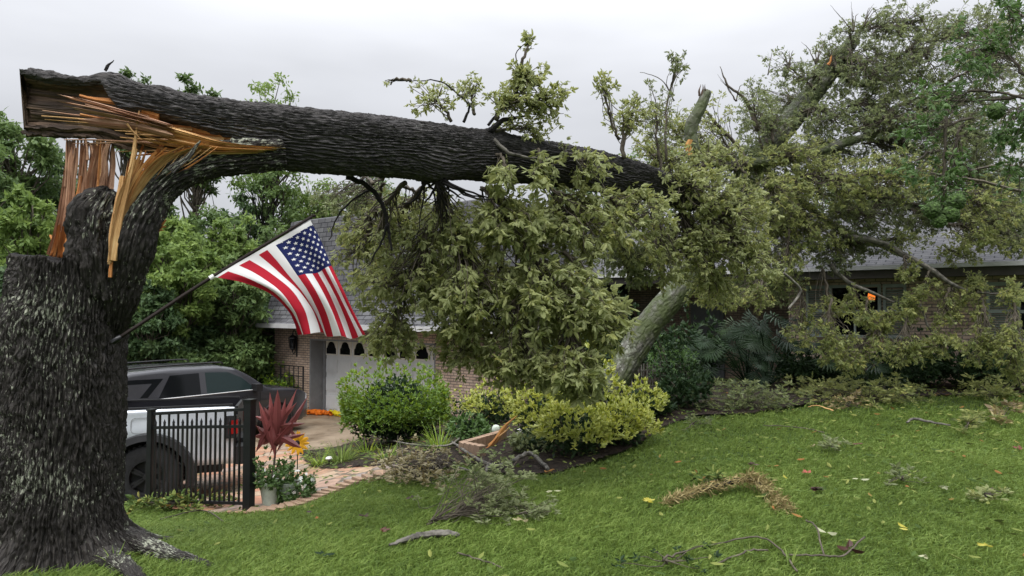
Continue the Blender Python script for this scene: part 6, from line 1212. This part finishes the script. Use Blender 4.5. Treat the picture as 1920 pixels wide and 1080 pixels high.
bgtree('oak_tree', 25, 188, 24, 95, 480, B1, 'tall dark green tree at the left edge behind the broken end', 9000, .22, 90, .2)
bgtree('oak_tree', -60, 230, 21, 110, 560, B1, 'broad green tree cut by the left picture edge', 6000, .22, 80, .2)
bgtree('oak_tree', 60, 330, 19, 70, 620, B2, 'lighter green tree behind the left side of the stump', 6000, .16, 70, .18)
bgtree('oak_tree', 130, 250, 27, 80, 520, B3, 'dark tree seen through the torn wood', 7000, .2, 80, .2)
bgtree('oak_tree', 245, 112, 29, 48, 330, B1, 'tree top just above the knot of the fallen trunk', 2600, .16, 40, .18)
bgtree('oak_tree', 368, 118, 28, 62, 400, B1, 'rounded dark tree top over the fallen trunk', 6500, .16, 60, .2)
bgtree('oak_tree', 510, 132, 28, 85, 420, B2, 'sparse yellow green tree top over the fallen trunk', 5200, .16, 70, .18)
bgtree('slender_tree', 300, 330, 22, 75, 600, B1, 'green tree under the bend of the torn trunk', 8000, .13, 80, .17)
bgtree('slender_tree', 495, 300, 27, 75, 560, B1, 'slender tree with a dark straight trunk left of the roof', 3400, .12, 70, .17, trunkpx=1, barkm='rot')
bgtree('slender_tree', 455, 320, 26, 40, 560, B3, 'thin tree with a leaning dark trunk left of the roof', 2200, .14, 40, .17, lean=-.6, barkm='rot')
bgtree('slender_tree', 590, 310, 30, 70, 470, B2, 'pale tree above the left end of the mansard roof', 2200, .13, 60, .17)
bgtree('slender_tree', 700, 320, 30, 80, 470, B1, 'thin crown above the mansard roof', 3200, .13, 60, .17)
bgtree('slender_tree', 640, 350, 31, 60, 470, B3, 'dark crown just over the mansard roof', 1600, .13, 40, .17)
for x, y, Y, w_, yb, m_k, lab, n in ((340, 430, 19, 85, 640, B2, 'light green bushy tree left of the flag', 9000), (440, 470, 20, 70, 660, B1, 'green bushy tree behind the flag pole', 7000), (280, 520, 18, 60, 690, B3, 'dark bushy tree right of the stump', 6000), (400, 540, 21, 110, 720, B3, 'dark thicket above the parked SUV', 9000), (500, 520, 22.5, 60, 700, B3, 'dark thicket left of the brick pier', 6000),
                               (300, 600, 19, 90, 730, B3, 'low dark thicket behind the SUV roof', 6000), (40, 480, 17, 70, 700, B3, 'dark thicket at the left edge behind the stump', 5000), (-40, 560, 16, 100, 760, B1, 'green thicket cut by the left picture edge', 5000), (440, 625, 20, 80, 710, B1, 'mid green undergrowth shrub above the SUV hood', 6000), (330, 655, 18.5, 60, 720, B1, 'green undergrowth shrub behind the SUV roof', 3500)):
    bgtree('bushy_tree', x, y, Y, w_, yb, m_k, lab, n, .08, 70, .15)
for x, y, Y, w_, yb, m_k, lab, n in ((850, 380, 30, 120, 560, B1, 'tree behind the roof in the middle', 3500), (1080, 300, 31, 110, 500, B3, 'dark tree behind the house above the fallen trunk', 3500), (1230, 250, 30, 90, 480, B1, 'tree behind the roof left of the broken stub', 2600), (1450, 330, 29, 130, 520, B3, 'dark tree behind the main roof', 5000), (1650, 290, 28, 130, 500, B1, 'green tree behind the main roof on the right', 4000), (1850, 300, 27, 120, 480, B3, 'dark tree behind the right end of the main roof', 4000), (2020, 200, 26, 120, 520, B1, 'tree at the right edge behind the house', 3000)):
    bgtree('oak_tree', x, y, Y, w_, yb, m_k, lab, n, .16, 70, .2)
for x, y, Y, w_, yb, m_k, lab, n in ((395, 350, 23, 70, 600, B1, 'leafy green tree just right of the bent bark', 8000), (440, 385, 22, 60, 600, B2, 'bright green tree crown behind the flag tip', 7000), (520, 395, 25, 60, 620, B1, 'green tree crown at the left corner of the mansard roof', 6000), (320, 400, 20, 70, 640, B2, 'bright leafy tree under the bent bark', 8000),
                               (90, 400, 20, 70, 640, B1, 'fresh green tree behind the rotten heartwood', 6000), (560, 350, 29, 70, 460, B2, 'fresh green crown over the mansard roof edge', 3000)):
    bgtree('bushy_tree', x, y, Y, w_, yb, m_k, lab, n, .09, 80, .15)
# far wood edge as one mass
n = 42000; X = rng.uniform(-42, -3.5, n); Y_ = rng.uniform(26, 36, n); Y_ = np.maximum(Y_, 27 - .1*X); hh_ = 3.2 + 2.0*fbm(X*.35, Y_*.3, 0, 3)
Z = h1(-12, 25) + rng.random(n)*hh_; pw_ = np.c_[X, Y_, Z]
o = leaves('wood_edge', pw_, rdir(n), unit(rng.normal(0, .6, (n, 3))+[0, -.3, 1]), .34, .2, M['leaf_bg3'], None); tag(o, 'dense dark undergrowth of the woods behind the trees', None, None, 'stuff')
n = 16000; X = rng.uniform(-12, -6.5, n); Y_ = rng.uniform(19.5, 23.5, n); k_ = (Y_ - 20.1) > -.62*(X+7) ; X, Y_ = X[k_], Y_[k_]; hh_ = .5 + 1.1*fbm(X*.8, Y_*.8, 0, 3); pw_ = np.c_[X, Y_, H(X, Y_) + rng.random(len(X))*hh_]
o = leaves('undergrowth', pw_, rdir(len(X))+[0, 0, .4], unit(rng.normal(0, .5, (len(X), 3))+[0, -.3, 1]), .14, .08, M['leaf_bg'], None); tag(o, 'low leafy undergrowth beyond the driveway', None, None, 'stuff')

# ------------------------------------------------------------------ grass and litter
lawn = np.array([p[:2] for p in LE] + [(14, 13), (16, 0), (0, -2), (-8, 0), (-7, 4.5), (-5.2, 7.4)])
inl = inpoly(lawn)
def blades(n, y0, y1, hL, wd, spread=1.0):
    y = np.sqrt(rng.uniform(y0*y0, y1*y1, n)); x = rng.uniform(-1, 1, n)*(y*.80+.6); clump = fbm(x*1.6, y*1.6, 0, 3, 77); fine = .6*noise(x*9, y*9, 0, 5) + .4*noise(x*22, y*22, 0, 6)
    k = inl(x, y) & (rng.random(n) < .45 + .9*fine); k &= np.hypot(x-TB[0], y-TB[1]) > .45; x, y, clump, fine = x[k], y[k], clump[k], fine[k]; n = len(x)
    z = H(x, y) - .03; a = rng.random(n)*6.28; h = hL*(.40+.9*rng.random(n)**1.5)*(.35+.9*clump+.45*fine); ti = (.15+.95*rng.random(n))*.95*spread; d = np.c_[np.cos(a)*np.sin(ti), np.sin(a)*np.sin(ti), np.cos(ti)]; s = np.c_[-np.sin(a+1), np.cos(a+1), np.zeros(n)]*(wd*(.7+.6*rng.random(n)))[:, None]*.5
    b0 = np.c_[x, y, z]; m = b0 + d*(h*.55)[:, None]; tip = b0 + d*(h*.9)[:, None] + np.c_[np.cos(a), np.sin(a), -.35*np.ones(n)]*(h*.42)[:, None]
    V = np.stack([b0-s, b0+s, m+s*.85, m-s*.85, tip], 1); o_ = np.arange(n)[:, None]*5
    r = np.clip(.5*clump + .3*fine + .5*rng.random(n) - .17, 0, 1); r = np.where(rng.random(n) < .02, 1.0, r*.93)
    return V.reshape(-1, 3), o_ + np.array([0, 1, 2, 3]), o_ + np.array([3, 2, 4]), np.repeat(r, 5)
VV, QQ, TT, RR = [], [], [], []; off = 0
for args in ((120000, 3.7, 5.4, .075, .0095), (140000, 5.4, 7.6, .072, .011), (110000, 7.6, 10.4, .075, .014), (70000, 10.4, 15.5, .08, .019)):
    v, q, t, r = blades(*args); VV.append(v); QQ.append(q+off); TT.append(t+off); RR.append(r); off += len(v)
o = mesh_np('grass', np.concatenate(VV), [np.concatenate(QQ), np.concatenate(TT)], M['blade'], None, rnd=np.concatenate(RR)); tag(o, 'thick wet green lawn grass', None, None, 'stuff')
n = 5200; y = np.sqrt(rng.uniform(3.8**2, 14.5**2, n)); x = rng.uniform(-1, 1, n)*y*.78; nx_ = np.clip(fbm(x*.7, y*.7, 0, 3, 9)*1.8-.35, 0, 1); wt = np.where(x > 0, .8, .35)*(.25+nx_)*np.clip(.4+(y-4)*.09, .3, 1.4); k = (rng.random(n) < wt) & (np.hypot(x-TB[0], y-TB[1]) > .6); x, y = x[k], y[k]; n = len(x)
a = rng.random(n)*6.28; o = leaves('leaf_litter', np.c_[x, y, H(x, y)+.025+.02*rng.random(n)], np.c_[np.cos(a), np.sin(a), rng.normal(0, .2, n)], np.tile([0, 0, 1.], (n, 1))+rng.normal(0, .35, (n, 3)), .05+.05*rng.random(n), .03, M['leaf_lit'], None, hi=True, fold=.2); tag(o, 'green and tan leaves scattered over the grass and walk', None, None, 'stuff')
n = 5000; cands = []; x = rng.uniform(-4, 11, n); y = rng.uniform(7.5, 16, n); k = inpoly(bed)(x, y) | inpoly(path)(x, y)*(rng.random(n) < .35); x, y = x[k], y[k]; n = len(x); a = rng.random(n)*6.28
o = leaves('bed_litter', np.c_[x, y, H(x, y)+.04+.03*rng.random(n)], np.c_[np.cos(a), np.sin(a), rng.normal(.1, .25, n)], np.tile([0, 0, 1.], (n, 1))+rng.normal(0, .4, (n, 3)), .05+.06*rng.random(n), .035, M['leaf_lit'], None); tag(o, 'fallen leaves and scraps over the mulch bed', None, None, 'stuff')
